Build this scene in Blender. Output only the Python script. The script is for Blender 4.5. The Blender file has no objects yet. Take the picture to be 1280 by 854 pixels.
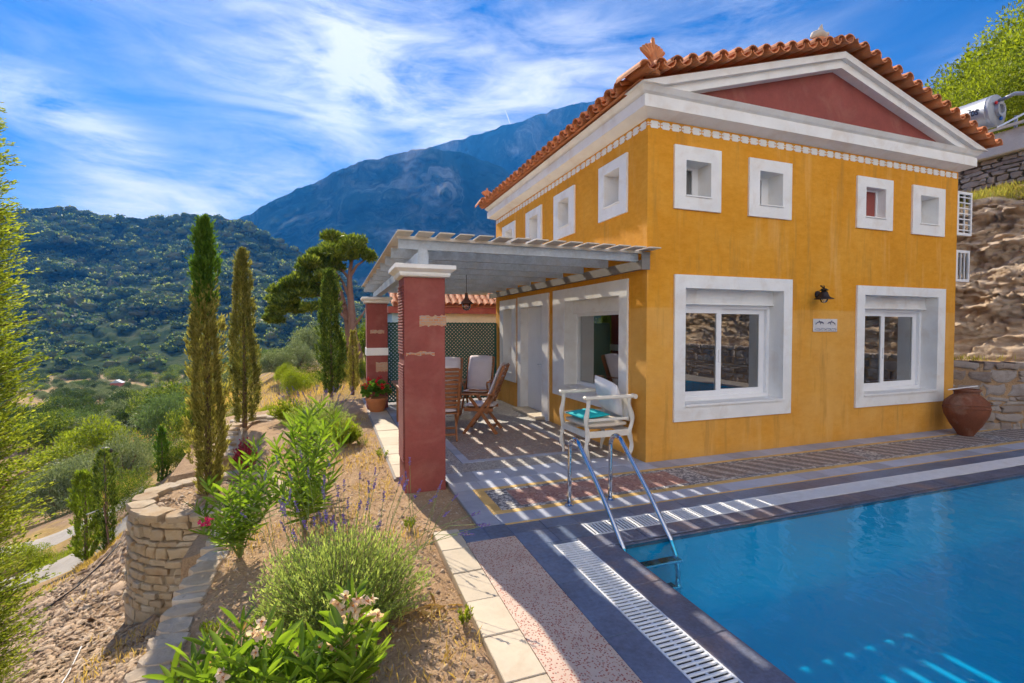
import bpy, math, random
import numpy as np
from mathutils import Vector, Matrix
SC = bpy.context.scene
COL = SC.collection
rnd = random.Random(7)
rg = np.random.default_rng(11)
R = math.radians
PI = math.pi

# ------------------------------------------------------------------ camera model (level wide angle at the edge of the terrace)
CAMH = 1.7; FPX = 609.0; YAW = R(20.0); PIT = math.atan(16/609)
_f = np.array((math.sin(YAW)*math.cos(PIT), math.cos(YAW)*math.cos(PIT), -math.sin(PIT)))
_r = np.array((math.cos(YAW), -math.sin(YAW), 0.0))
_u = np.cross(_r, _f)
def ray(x, y): return _f + (x-640)/FPX*_r + (427-y)/FPX*_u
def at(x, y, t):                       # point seen at (x, y) at depth t
    d = ray(x, y)*t; return (float(d[0]), float(d[1]), float(CAMH+d[2]))
def atz(x, y, z):
    d = ray(x, y); t = (z-CAMH)/d[2]; return (float(d[0]*t), float(d[1]*t), float(z))
def atY(x, y, Y):
    d = ray(x, y); t = Y/d[1]; return (float(d[0]*t), float(Y), float(CAMH+d[2]*t))

cam_d = bpy.data.cameras.new('camera'); cam = bpy.data.objects.new('camera', cam_d); COL.objects.link(cam)
cam_d.sensor_width = 36.0; cam_d.lens = 36.0*FPX/1280.0; cam_d.clip_start = .05; cam_d.clip_end = 9000
cam.matrix_world = Matrix(((_r[0], _u[0], -_f[0], 0), (_r[1], _u[1], -_f[1], 0), (_r[2], _u[2], -_f[2], CAMH), (0, 0, 0, 1)))
SC.camera = cam

# ------------------------------------------------------------------ numpy value noise
def _hash(ix, iy, iz, seed):
    h = (ix.astype(np.int64)*374761393 + iy.astype(np.int64)*668265263 + iz.astype(np.int64)*2147483647 + seed*144665) & 0x7fffffff
    h = (h ^ (h >> 13))*1274126177 & 0x7fffffff
    h = (h ^ (h >> 16))*1103515245 & 0x7fffffff
    return (h & 0xffff)/65535.0
def vnoise(p, seed=0):
    p = np.asarray(p, float); i = np.floor(p); f = p-i; f = f*f*(3-2*f); i = i.astype(np.int64); o = 0
    for dx in (0, 1):
        for dy in (0, 1):
            for dz in (0, 1):
                w = (f[..., 0] if dx else 1-f[..., 0])*(f[..., 1] if dy else 1-f[..., 1])*(f[..., 2] if dz else 1-f[..., 2])
                o = o + w*_hash(i[..., 0]+dx, i[..., 1]+dy, i[..., 2]+dz, seed)
    return o*2-1
def fbm(p, octv=4, seed=0, gain=.5, ridged=False):
    p = np.asarray(p, float); a = 1; s = 0; o = 0
    for k in range(octv):
        n = vnoise(p, seed+k*17)
        if ridged: n = 1-2*np.abs(n)
        o = o + a*n; s += a; a *= gain; p = p*2.03+5.1
    return o/s

# ------------------------------------------------------------------ scene-graph helpers
WLOC = {}
def tag(o, label=None, cat=None, group=None, kind=None):
    if label: o['label'] = label
    if cat: o['category'] = cat
    if group: o['group'] = group
    if kind: o['kind'] = kind
    return o
def thing(name, label, cat, loc=(0, 0, 0), rz=0, group=None):
    o = bpy.data.objects.new(name, None); COL.objects.link(o); o.location = loc; o.rotation_euler = (0, 0, rz)
    o.empty_display_size = .1
    WLOC[o.name] = np.array(loc, float) if rz == 0 else np.zeros(3)
    return tag(o, label, cat, group)
def link_mesh(name, verts, faces, mats, parent=None, loc=None, smooth=False, midx=None, local=False):
    """verts in world space unless local; links ONE mesh object (child of parent, or top level with origin loc)"""
    me = bpy.data.meshes.new(name); V = np.asarray(verts, float).reshape(-1, 3)
    off = WLOC.get(parent.name, np.zeros(3)) if parent is not None else np.array(loc if loc is not None else (0, 0, 0), float)
    if not local: V = V-off
    if isinstance(faces, np.ndarray):
        n, k = faces.shape
        me.vertices.add(len(V)); me.vertices.foreach_set('co', V.astype(np.float32).ravel())
        me.loops.add(n*k); me.loops.foreach_set('vertex_index', faces.astype(np.int32).ravel())
        me.polygons.add(n); me.polygons.foreach_set('loop_start', np.arange(0, n*k, k, dtype=np.int32))
        me.polygons.foreach_set('loop_total', np.full(n, k, dtype=np.int32))
        if midx is not None: me.polygons.foreach_set('material_index', np.asarray(midx, dtype=np.int32))
        me.update(calc_edges=True)
    else:
        me.from_pydata([tuple(v) for v in V], [], faces)
        if midx is not None: me.polygons.foreach_set('material_index', np.asarray(midx, dtype=np.int32))
        me.update()
    if smooth: me.polygons.foreach_set('use_smooth', np.ones(len(me.polygons), dtype=bool))
    for m in (mats if isinstance(mats, (list, tuple)) else [mats]): me.materials.append(m)
    o = bpy.data.objects.new(name, me); COL.objects.link(o)
    if parent is not None: o.parent = parent; WLOC[o.name] = off
    else:
        if loc is not None: o.location = loc
        WLOC[o.name] = off
    return o
def kids(o): return [c for c in bpy.data.objects if c.parent == o]
def copy_tree(o, parent=None):
    c = o.copy(); COL.objects.link(c)
    if parent is not None: c.parent = parent
    for ch in kids(o): copy_tree(ch, c)
    return c

class MB:
    def __init__(s): s.v = []; s.f = []; s.mi = []; s.m = 0; s.smooth_from = None
    def add(s, vs, fs):
        b = len(s.v); s.v += [tuple(v) for v in vs]; s.f += [tuple(b+i for i in f) for f in fs]; s.mi += [s.m]*len(fs); return s
    def box(s, x0, x1, y0, y1, z0, z1, bev=0):
        if x0 > x1: x0, x1 = x1, x0
        if y0 > y1: y0, y1 = y1, y0
        if z0 > z1: z0, z1 = z1, z0
        if bev <= 0:
            vs = [(x, y, z) for z in (z0, z1) for y in (y0, y1) for x in (x0, x1)]
            return s.add(vs, [(0, 2, 3, 1), (4, 5, 7, 6), (0, 1, 5, 4), (2, 6, 7, 3), (0, 4, 6, 2), (1, 3, 7, 5)])
        b = min(bev, (x1-x0)*.49, (y1-y0)*.49, (z1-z0)*.49)
        rings = []
        for z, i in ((z0, b), (z0+b, 0), (z1-b, 0), (z1, b)):
            X0, X1, Y0, Y1 = x0+i, x1-i, y0+i, y1-i; c = b-i if i < b else 0
            c = b if i == 0 else b*.0
            if i == 0: rings.append([(X0+b, Y0, z), (X1-b, Y0, z), (X1, Y0+b, z), (X1, Y1-b, z), (X1-b, Y1, z), (X0+b, Y1, z), (X0, Y1-b, z), (X0, Y0+b, z)])
            else: rings.append([(X0, Y0, z), (X1, Y0, z), (X1, Y0, z), (X1, Y1, z), (X1, Y1, z), (X0, Y1, z), (X0, Y1, z), (X0, Y0, z)])
        vs = [p for r_ in (rings[1], rings[2]) for p in r_] + [(x0+b, y0+b, z0), (x1-b, y0+b, z0), (x1-b, y1-b, z0), (x0+b, y1-b, z0), (x0+b, y0+b, z1), (x1-b, y0+b, z1), (x1-b, y1-b, z1), (x0+b, y1-b, z1)]
        fs = [(i, (i+1) % 8, (i+1) % 8+8, i+8) for i in range(8)]
        fs += [(19, 18, 17, 16), (20, 21, 22, 23)]
        for k, (a, c) in enumerate(((0, 1), (2, 3), (4, 5), (6, 7))):
            q = [(16, 17), (17, 18), (18, 19), (19, 16)][k]
            fs.append((q[0], q[1], c, a)); Q = (q[0]+4, q[1]+4); fs.append((a+8, c+8, Q[1], Q[0]))
        for k, (a, c) in enumerate(((1, 2), (3, 4), (5, 6), (7, 0))):
            q = (17, 18, 19, 16)[k]; fs.append((q, c, a)); fs.append((a+8, c+8, q+4))
        return s.add(vs, fs)
    def tube(s, pts, rad, n=8, caps=True, flat=None):
        pts = [Vector(p) for p in pts]; m = len(pts)
        rr = rad if isinstance(rad, (list, tuple)) else [rad]*m
        b = len(s.v); up = None
        for i, p in enumerate(pts):
            d = (pts[min(i+1, m-1)]-pts[max(i-1, 0)])
            d = d.normalized() if d.length > 1e-9 else Vector((0, 0, 1))
            if up is None: up = Vector((0, 0, 1)) if abs(d.z) < .9 else Vector((1, 0, 0))
            a = d.cross(up)
            if a.length < 1e-6: a = d.orthogonal()
            a.normalize(); c = d.cross(a).normalized(); up = -c if False else a.cross(d)
            for k in range(n):
                t = 2*PI*k/n; s.v.append(tuple(p+(a*math.cos(t)+c*math.sin(t)*(flat or 1))*rr[i]))
        for i in range(m-1):
            for k in range(n):
                s.f.append((b+i*n+k, b+i*n+(k+1) % n, b+(i+1)*n+(k+1) % n, b+(i+1)*n+k)); s.mi.append(s.m)
        if caps:
            s.f.append(tuple(b+k for k in range(n-1, -1, -1))); s.f.append(tuple(b+(m-1)*n+k for k in range(n))); s.mi += [s.m]*2
        return s
    def lathe(s, prof, c=(0, 0, 0), n=24, axis='z'):
        b = len(s.v)
        for r_, z in prof:
            for k in range(n):
                t = 2*PI*k/n; x, y = r_*math.cos(t), r_*math.sin(t)
                if axis == 'z': p = (c[0]+x, c[1]+y, c[2]+z)
                elif axis == 'y': p = (c[0]+x, c[1]+z, c[2]+y)
                else: p = (c[0]+z, c[1]+x, c[2]+y)
                s.v.append(p)
        m = len(prof)
        for i in range(m-1):
            for k in range(n): s.f.append((b+i*n+k, b+i*n+(k+1) % n, b+(i+1)*n+(k+1) % n, b+(i+1)*n+k)); s.mi.append(s.m)
        if prof[0][0] > 1e-4: s.f.append(tuple(b+k for k in range(n))); s.mi.append(s.m)
        if prof[-1][0] > 1e-4: s.f.append(tuple(b+(m-1)*n+k for k in range(n))); s.mi.append(s.m)
        return s
    def bar(s, a, b_, w, h, up=(0, 0, 1)):
        """rectangular bar a->b, width w (sideways) height h (along up)"""
        a, b_ = Vector(a), Vector(b_); d = (b_-a).normalized(); u = Vector(up)
        sd = d.cross(u)
        if sd.length < 1e-5: sd = d.orthogonal()
        sd.normalize(); uu = sd.cross(d).normalized()
        vs = [p+sd*i*w/2+uu*j*h/2 for p in (a, b_) for j in (-1, 1) for i in (-1, 1)]
        return s.add(vs, [(0, 2, 3, 1), (4, 5, 7, 6), (0, 1, 5, 4), (2, 6, 7, 3), (0, 4, 6, 2), (1, 3, 7, 5)])
    def prism(s, poly, axis, d0, d1):
        """extrude a 2-D polygon; axis 'x': poly=(y,z); 'y': poly=(x,z); 'z': poly=(x,y)"""
        def P(q, d): return (d, q[0], q[1]) if axis == 'x' else ((q[0], d, q[1]) if axis == 'y' else (q[0], q[1], d))
        n = len(poly); vs = [P(q, d0) for q in poly]+[P(q, d1) for q in poly]
        return s.add(vs, [tuple(range(n-1, -1, -1)), tuple(range(n, 2*n))]+[(i, (i+1) % n, (i+1) % n+n, i+n) for i in range(n)])
    def quad(s, *p): return s.add(p, [tuple(range(len(p)))])
    def build(s, name, mat, parent=None, loc=None, smooth=False, local=False, fixn=True):
        o = link_mesh(name, s.v, s.f, mat, parent, loc, smooth, s.mi, local)
        if fixn:
            import bmesh
            bm = bmesh.new(); bm.from_mesh(o.data); bmesh.ops.recalc_face_normals(bm, faces=bm.faces); bm.to_mesh(o.data); bm.free()
        if smooth == 'auto':
            o.data.polygons.foreach_set('use_smooth', np.ones(len(o.data.polygons), dtype=bool)); o.data.set_sharp_from_angle(angle=R(38))
        return o

# ------------------------------------------------------------------ materials
def srgb(r, g, b):
    f = lambda c: (c/255)/12.92 if c/255 <= .04045 else ((c/255+.055)/1.055)**2.4
    return (f(r), f(g), f(b))
class NT:
    def __init__(s, nt): s.nt = nt
    def n(s, typ, **kw):
        nd = s.nt.nodes.new(typ)
        for k, v in kw.items():
            if k.startswith('i_'):
                key = k[2:]; key = int(key) if key.isdigit() else key.replace('_', ' '); nd.inputs[key].default_value = v
            else: setattr(nd, k, v)
        return nd
    def l(s, a, b): s.nt.links.new(a, b)
    def math(s, op, a, b=None, c=None, clamp=False):
        nd = s.nt.nodes.new('ShaderNodeMath'); nd.operation = op; nd.use_clamp = clamp
        for i, q in enumerate((a, b, c)):
            if q is None: continue
            if isinstance(q, (int, float)): nd.inputs[i].default_value = q
            else: s.l(q, nd.inputs[i])
        return nd.outputs[0]
    def mix(s, fac, a, b, typ='MIX'):
        nd = s.nt.nodes.new('ShaderNodeMixRGB'); nd.blend_type = typ
        for i, q in enumerate((fac, a, b)):
            if isinstance(q, (int, float)): nd.inputs[i].default_value = q
            elif isinstance(q, tuple): nd.inputs[i].default_value = (*q[:3], 1)
            else: s.l(q, nd.inputs[i])
        return nd.outputs[0]
    def noise(s, scale, detail=4, rough=.55, vec=None, dist=0):
        nd = s.n('ShaderNodeTexNoise'); nd.inputs['Scale'].default_value = scale; nd.inputs['Detail'].default_value = detail
        nd.inputs['Roughness'].default_value = rough; nd.inputs['Distortion'].default_value = dist
        if vec is not None: s.l(vec, nd.inputs['Vector'])
        return nd.outputs['Fac']
    def ramp(s, fac, stops, interp='LINEAR'):
        nd = s.n('ShaderNodeValToRGB'); cr = nd.color_ramp; cr.interpolation = interp
        while len(cr.elements) < len(stops): cr.elements.new(.5)
        for e, (p, c) in zip(cr.elements, stops): e.position = p; e.color = (*(c if isinstance(c, tuple) else (c, c, c)), 1)
        s.l(fac, nd.inputs[0]); return nd.outputs[0]
    def coord(s, which='Object', scale=None, rot=None):
        tc = s.n('ShaderNodeTexCoord').outputs[which]
        if which == 'World': pass
        if scale is None and rot is None: return tc
        m = s.n('ShaderNodeMapping'); s.l(tc, m.inputs[0])
        if scale: m.inputs['Scale'].default_value = scale
        if rot: m.inputs['Rotation'].default_value = rot
        return m.outputs[0]
    def pos(s, scale=None, rot=None):
        g = s.n('ShaderNodeNewGeometry').outputs['Position']
        if scale is None and rot is None: return g
        m = s.n('ShaderNodeMapping'); s.l(g, m.inputs[0])
        if scale: m.inputs['Scale'].default_value = scale
        if rot: m.inputs['Rotation'].default_value = rot
        return m.outputs[0]
    def bump(s, h, strength=.3, dist=.01, normal=None):
        b = s.n('ShaderNodeBump'); b.inputs['Strength'].default_value = strength; b.inputs['Distance'].default_value = dist
        s.l(h, b.inputs['Height'])
        if normal is not None: s.l(normal, b.inputs['Normal'])
        return b.outputs[0]
def newmat(name):
    m = bpy.data.materials.new(name); m.use_nodes = True; nt = m.node_tree; nt.nodes.clear(); t = NT(nt)
    out = t.n('ShaderNodeOutputMaterial'); p = t.n('ShaderNodeBsdfPrincipled'); t.l(p.outputs[0], out.inputs[0])
    return m, t, p, out
def setc(t, p, key, v):
    if isinstance(v, tuple): p.inputs[key].default_value = (*v[:3], 1)
    elif isinstance(v, (int, float)): p.inputs[key].default_value = v
    else: t.l(v, p.inputs[key])
def scl(c, k): return tuple(max(0, min(1, x*k)) for x in c)
def mat(name, c, rough=.7, var=.15, scale=6, bump=.0, bscale=60, bdist=.004, metal=0, stain=None, stain_scale=1.2, stain_amt=.5, island=0, spec=.4, coords='Object'):
    """general painted / plastered / mineral surface: two scales of tone, optional stains, optional per-piece tone"""
    m, t, p, out = newmat(name); v = t.coord(coords)
    col = t.ramp(t.noise(scale, 5, .6, v), [(.3, scl(c, 1-var)), (.7, scl(c, 1+var))])
    fine = t.noise(scale*9, 3, .6, v)
    col = t.mix(.35*min(1, var*4), col, t.ramp(fine, [(.3, scl(c, 1-var*1.6)), (.7, scl(c, 1+var*1.6))]))
    if island:
        ri = t.n('ShaderNodeNewGeometry').outputs['Random Per Island']
        col = t.mix(1, col, t.ramp(ri, [(0, 1-island), (1, 1+island*.6)]), 'MULTIPLY')
        # multiply can exceed 1 only slightly
    if stain is not None:
        f = t.ramp(t.noise(stain_scale, 6, .65, v, .6), [(.5, 0.), (.72, 1.)])
        col = t.mix(t.math('MULTIPLY', f, stain_amt), col, stain)
    setc(t, p, 'Base Color', col); p.inputs['Roughness'].default_value = rough; p.inputs['Metallic'].default_value = metal
    p.inputs['Specular IOR Level'].default_value = spec
    if bump:
        h = t.noise(bscale, 6, .65, v); t.l(t.bump(h, bump, bdist), p.inputs['Normal'])
    return m
def leafmat(name, c1, c2, trans=.45, rough=.5, nscale=1.5, c3=None, gloss=.25):
    """leaves: per-leaf tone plus clump tone, light passes through"""
    m, t, p, out = newmat(name); t.nt.nodes.remove(p)
    ri = t.n('ShaderNodeNewGeometry').outputs['Random Per Island']
    v = t.coord('Object')
    n = t.noise(nscale, 3, .5, v)
    f = t.math('ADD', t.math('MULTIPLY', ri, .55), t.math('MULTIPLY', n, .6), clamp=False)
    col = t.ramp(f, [(.25, c1), (.85, c2)] if c3 is None else [(.2, c1), (.6, c2), (.9, c3)])
    d = t.n('ShaderNodeBsdfPrincipled'); t.l(col, d.inputs['Base Color']); d.inputs['Roughness'].default_value = rough; d.inputs['Specular IOR Level'].default_value = gloss
    tr = t.n('ShaderNodeBsdfTranslucent'); br = t.mix(1, col, (1.0, 1.0, .55), 'MULTIPLY'); g = t.n('ShaderNodeHueSaturation'); g.inputs['Value'].default_value = 1.7; t.l(br, g.inputs['Color']); t.l(g.outputs[0], tr.inputs[0])
    mx = t.n('ShaderNodeMixShader'); mx.inputs[0].default_value = trans; t.l(d.outputs[0], mx.inputs[1]); t.l(tr.outputs[0], mx.inputs[2]); t.l(mx.outputs[0], out.inputs[0])
    return m

# ------------------------------------------------------------------ foliage made of real leaf faces
def leaves(P, D, L, W, seg=1, droop=0, roll=None, rng=rg, fold=.15):
    """arrays of leaves: base P, direction D, length L, width W -> verts, quad faces. seg=1 -> one diamond; more -> lance strip"""
    P = np.asarray(P, float); n = len(P); D = np.asarray(D, float); D = D/np.maximum(np.linalg.norm(D, axis=1, keepdims=True), 1e-9)
    L = np.broadcast_to(np.asarray(L, float), (n,))[:, None]; W = np.broadcast_to(np.asarray(W, float), (n,))[:, None]
    a = rng.normal(size=(n, 3)) if roll is None else np.broadcast_to(np.asarray(roll, float), (n, 3))+rng.normal(size=(n, 3))*.35
    S = np.cross(D, a); S /= np.maximum(np.linalg.norm(S, axis=1, keepdims=True), 1e-9); N = np.cross(S, D)
    if seg == 1:
        V = np.stack([P, P+D*L*.5+S*W*.5+N*W*fold, P+D*L-np.array([0, 0, 1])*droop*L, P+D*L*.5-S*W*.5+N*W*fold], 1).reshape(-1, 3)
        F = np.arange(n*4).reshape(n, 4); return V, F
    ts = np.linspace(0, 1, seg+1); prof = np.sin(PI*np.clip(ts*.93+.04, 0, 1))**.75; rows = []
    for i, t_ in enumerate(ts):
        c = P+D*L*t_-np.array([0, 0, 1])*droop*L*t_*t_
        w = W*.5*prof[i]
        rows += [c-S*w+N*w*.45, c, c+S*w+N*w*.45]
    V = np.stack(rows, 1).reshape(-1, 3); k = 3*(seg+1); base = np.arange(n)[:, None]*k; F = []
    for i in range(seg):
        for j in (0, 1):
            q = np.array([3*i+j, 3*i+j+1, 3*i+j+4, 3*i+j+3]); F.append(base+q)
    F = np.concatenate(F, 0)
    return V, F
def join(parts):
    V = []; F = []; b = 0
    for v, f in parts: V.append(v); F.append(f+b); b += len(v)
    return np.concatenate(V), np.concatenate(F)
def sphere_pts(n, rng=rg):
    a = rng.normal(size=(n, 3)); return a/np.linalg.norm(a, axis=1, keepdims=True)
# ================================================================== LIGHT, SKY
SUNV = Vector((-.22, 1.37, 1.0)).normalized()
EL = math.asin(SUNV.z); AZ = math.atan2(SUNV.x, SUNV.y)
sd = bpy.data.lights.new('sun', 'SUN'); sd.energy = 5.0; sd.angle = R(.5); sd.color = (1, .89, .72)
so = bpy.data.objects.new('sun', sd); COL.objects.link(so); so.rotation_euler = SUNV.to_track_quat('Z', 'Y').to_euler(); so.location = (0, 0, 60)
W = bpy.data.worlds.new('World'); SC.world = W; W.use_nodes = True
wt = NT(W.node_tree); W.node_tree.nodes.clear()
wo = wt.n('ShaderNodeOutputWorld'); bg = wt.n('ShaderNodeBackground'); bg.inputs[1].default_value = .12
sky = wt.n('ShaderNodeTexSky'); sky.sky_type = 'NISHITA'; sky.sun_disc = False; sky.sun_elevation = EL; sky.sun_rotation = AZ
sky.air_density = 1.0; sky.dust_density = .15; sky.ozone_density = 3.5; sky.altitude = 400
hs = wt.n('ShaderNodeHueSaturation'); hs.inputs['Saturation'].default_value = 1.5; hs.inputs['Hue'].default_value = .514; hs.inputs['Value'].default_value = .43
wt.l(sky.outputs[0], hs.inputs['Color'])
dirn = wt.n('ShaderNodeTexCoord').outputs['Generated']
sep = wt.n('ShaderNodeSeparateXYZ'); wt.l(dirn, sep.inputs[0])
azn = wt.math('ARCTAN2', sep.outputs[0], sep.outputs[1]); eln = wt.math('ARCSINE', sep.outputs[2])
def azel(x, y):
    d = ray(x, y); d = d/np.linalg.norm(d); return math.atan2(d[0], d[1]), math.asin(d[2])
def blob(x, y, x2, y2, sw, k=1.0):
    """elongated soft patch of cirrus centred between two directions; sw = half width"""
    a1, e1 = azel(x, y); a2, e2 = azel(x2, y2); a0, e0 = (a1+a2)/2, (e1+e2)/2; L = math.hypot(a2-a1, e2-e1)/2+1e-3; th = math.atan2(e2-e1, a2-a1)
    du = wt.math('SUBTRACT', azn, a0); dv = wt.math('SUBTRACT', eln, e0)
    u = wt.math('ADD', wt.math('MULTIPLY', du, math.cos(th)/L), wt.math('MULTIPLY', dv, math.sin(th)/L))
    v = wt.math('ADD', wt.math('MULTIPLY', du, -math.sin(th)/sw), wt.math('MULTIPLY', dv, math.cos(th)/sw))
    q = wt.math('ADD', wt.math('MULTIPLY', u, u), wt.math('MULTIPLY', v, v))
    return wt.math('MULTIPLY', wt.math('EXPONENT', wt.math('MULTIPLY', q, -1.0)), k)
cov = None
for b in ((200, 40, 740, 150, .16, 1.2), (330, 0, 480, 90, .12, .35), (-60, 80, 190, 195, .04, 1.2), (40, 200, 220, 262, .05, .6), (30, 262, 330, 250, .055, .8), (230, 240, 400, 235, .05, .55),
          (760, 60, 1080, 30, .12, .28), (860, 130, 1000, -60, .08, .25), (1120, 130, 1300, 10, .03, .35), (0, 10, 120, 60, .09, .12), (640, 60, 800, 110, .1, .5), ):
    q = blob(*b); cov = q if cov is None else wt.math('ADD', cov, q)
cv = wt.n('ShaderNodeCombineXYZ'); wt.l(azn, cv.inputs[0]); wt.l(eln, cv.inputs[1])
mp = wt.n('ShaderNodeMapping'); wt.l(cv.outputs[0], mp.inputs[0]); mp.inputs['Rotation'].default_value = (0, 0, R(28)); mp.inputs['Scale'].default_value = (1.5, 4.6, 1)
n1 = wt.noise(1.9, 9, .58, mp.outputs[0], 1.3)
mp2 = wt.n('ShaderNodeMapping'); wt.l(cv.outputs[0], mp2.inputs[0]); mp2.inputs['Rotation'].default_value = (0, 0, R(40)); mp2.inputs['Scale'].default_value = (2.2, 9, 1)
n2 = wt.noise(4, 8, .7, mp2.outputs[0], .6)
nn = wt.math('ADD', wt.math('MULTIPLY', n1, .72), wt.math('MULTIPLY', n2, .28))
dens = wt.math('MULTIPLY', cov, wt.ramp(nn, [(.37, 0.03), (.50, .5), (.63, 1.)]))
# unseen bright cloud bank behind the viewer, added to light the shaded facade
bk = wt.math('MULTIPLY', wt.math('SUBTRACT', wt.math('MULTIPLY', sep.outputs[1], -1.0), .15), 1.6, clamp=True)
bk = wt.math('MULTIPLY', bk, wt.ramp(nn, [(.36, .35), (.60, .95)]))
dens = wt.math('MINIMUM', dens, .93)
dens = wt.math('MINIMUM', dens, .96)
# a straight vapour trail in the sky
a1, e1 = azel(611, 99); a2, e2 = azel(638, 156); L = math.hypot(a2-a1, e2-e1); th = math.atan2(e2-e1, a2-a1)
du = wt.math('SUBTRACT', azn, a1); dv = wt.math('SUBTRACT', eln, e1)
u = wt.math('ADD', wt.math('MULTIPLY', du, math.cos(th)/L), wt.math('MULTIPLY', dv, math.sin(th)/L))
v = wt.math('ADD', wt.math('MULTIPLY', du, -math.sin(th)), wt.math('MULTIPLY', dv, math.cos(th)))
v = wt.math('ADD', v, wt.math('MULTIPLY', wt.math('MULTIPLY', u, wt.math('SUBTRACT', u, 1.0)), .014))
inu = wt.math('MULTIPLY', wt.math('GREATER_THAN', u, 0.0), wt.math('LESS_THAN', u, 1.0))
tr = wt.math('MULTIPLY', inu, wt.math('EXPONENT', wt.math('MULTIPLY', wt.math('MULTIPLY', v, v), -1/(.0014**2))))
tr = wt.math('MULTIPLY', tr, wt.math('ADD', wt.math('MULTIPLY', u, .6), .4))
dens = wt.math('MAXIMUM', dens, tr)
ccol = wt.n('ShaderNodeRGB'); ccol.outputs[0].default_value = (5.3, 5.1, 4.9, 1)
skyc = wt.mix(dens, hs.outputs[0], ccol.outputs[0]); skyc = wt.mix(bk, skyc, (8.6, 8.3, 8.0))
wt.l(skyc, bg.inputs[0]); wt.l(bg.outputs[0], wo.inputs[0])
SC.view_settings.view_transform = 'Standard'; SC.view_settings.look = 'None'; SC.view_settings.gamma = 1; SC.view_settings.exposure = 1.17
SC.cycles.max_bounces = 8; SC.cycles.transparent_max_bounces = 12; SC.cycles.diffuse_bounces = 4; SC.cycles.glossy_bounces = 4
SC.cycles.caustics_reflective = False; SC.cycles.caustics_refractive = False; SC.cycles.use_denoising = True; SC.cycles.sample_clamp_indirect = 6
SC.cycles.use_adaptive_sampling = True; SC.cycles.adaptive_threshold = .05; SC.cycles.use_light_tree = False; SC.cycles.volume_bounces = 0; SC.cycles.volume_max_steps = 64

# ================================================================== GROUND (one sheet to the horizon, falling into the valley on the left)
PK = [(200, 778, 5.0), (154, 772, 5.8), (100, 854, 3.9), (190, 854, 3.5), (0, 854, 4.6), (0, 790, 5.9), (50, 745, 7), (100, 715, 7.8), (150, 693, 8.8), (-200, 900, 5), (-200, 760, 9),
      (50, 722, 12), (50, 690, 14), (50, 668, 16), (0, 740, 11.5), (0, 700, 13.5), (100, 690, 12.5), (100, 662, 15), (108, 706, 11), (-200, 740, 15), (-200, 640, 30),
      (203, 600, 16), (190, 620, 14), (20, 640, 28), (20, 600, 36), (150, 600, 30), (150, 560, 45), (230, 560, 28), (230, 520, 60), (340, 505, 15), (340, 485, 21), (350, 468, 32), (350, 456, 60),
      (350, 449, 200), (350, 445, 400), (200, 520, 75), (100, 540, 60), (0, 560, 45), (0, 520, 90), (100, 505, 130), (200, 498, 150), (260, 482, 190), (100, 482, 230), (200, 472, 270), (0, 490, 170), (0, 472, 320),
      (300, 465, 150), (100, 462, 400), (250, 458, 380), (-200, 480, 300), (-200, 460, 500), (-300, 520, 100), (300, 500, 26), (280, 500, 40), (270, 545, 20), (400, 500, 13), (400, 474, 22), (400, 457, 40), (440, 474, 20), (470, 455, 36),
      (450, 462, 25), (600, 452, 25), (600, 440, 60), (600, 430, 150), (600, 425, 400), (800, 430, 60), (800, 425, 300), (1000, 440, 40), (1000, 420, 300), (1280, 440, 40), (1280, 415, 300), (500, 445, 60), (500, 435, 200), (500, 428, 400),
      (60, 459, 560), (350, 444, 560)]
pw = [at(*p) for p in PK]
pw += [(-1.35, 4, -1.0), (-1.4, 3, -1.0), (-1.4, 2, -1.0), (-1.4, 0, -1.2), (-.5, 3, -1.3), (-.6, 5, -1.3), (1, 5, -.9), (5, 8, -.7), (1, 9, -.8), (-.5, 9, -.75), (-1, 11, -.6), (-1.5, 8.3, -1.0), (-2.6, 8.0, -1.5), (-2.9, 9.3, -1.1), (0, 12, -.35), (-5, -3, -3.2), (-3, 0, -2.0), (-12, 0, -6.5), (-40, 0, -18), (-100, -20, -40),
       (0, -6, -2.2), (3, 0, -2.3), (8, 2, -2.3), (10, -3, -2.3), (4, 3, -2.3), (0, 1, -1.9), (0, -1, -2.0), (2, 5, -.9), (12, 4, -1.2), (12, -8, -2.2), (5, -8, -2.3), (5, 12, -.35), (9, 13, -.4), (20, 5, 3), (40, 0, 12), (20, -20, 3), (0, -40, -8), (60, -60, 20), (100, 40, 20), (300, 0, 60), (0, -300, -40), (-300, 0, -70), (-500, 300, -60)]
pw = np.array(pw)
def warp(x, y):
    r = np.hypot(x, y)+1e-6; k = np.log1p(r)*1.0/r; return np.stack([x*k, y*k], -1)
_q = warp(pw[:, 0], pw[:, 1]); _e = (pw[:, 2]-CAMH)/np.hypot(pw[:, 0], pw[:, 1])
_K = np.linalg.norm(_q[:, None]-_q[None], axis=2); _c = np.linalg.solve(np.block([[_K+np.eye(len(_q))*-1e-3*0+1e-9, np.ones((len(_q), 1))], [np.ones((1, len(_q))), np.zeros((1, 1))]]), np.append(_e, 0))
def ground(x, y):
    x = np.asarray(x, float); y = np.asarray(y, float); q = warp(x, y); sh = x.shape
    d = np.linalg.norm(q.reshape(-1, 1, 2)-_q[None], axis=2); e = d@_c[:-1]+_c[-1]; r = np.hypot(x, y).reshape(-1)
    z = CAMH+e*r; P = np.stack([x.ravel(), y.ravel(), np.zeros(x.size)], 1)
    z = z+fbm(P/3.1, 4, 3)*.010*np.clip(r, 2, 60)+fbm(P/.5, 3, 5)*.02
    return z.reshape(sh)
ng, na = 250, 520
rr = np.concatenate([np.linspace(.9, 3, 26), np.geomspace(3, 900, ng-26-8)[1:], np.geomspace(1000, 8000, 9)])
aa = np.linspace(-PI, PI, na+1)[:-1]
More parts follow.
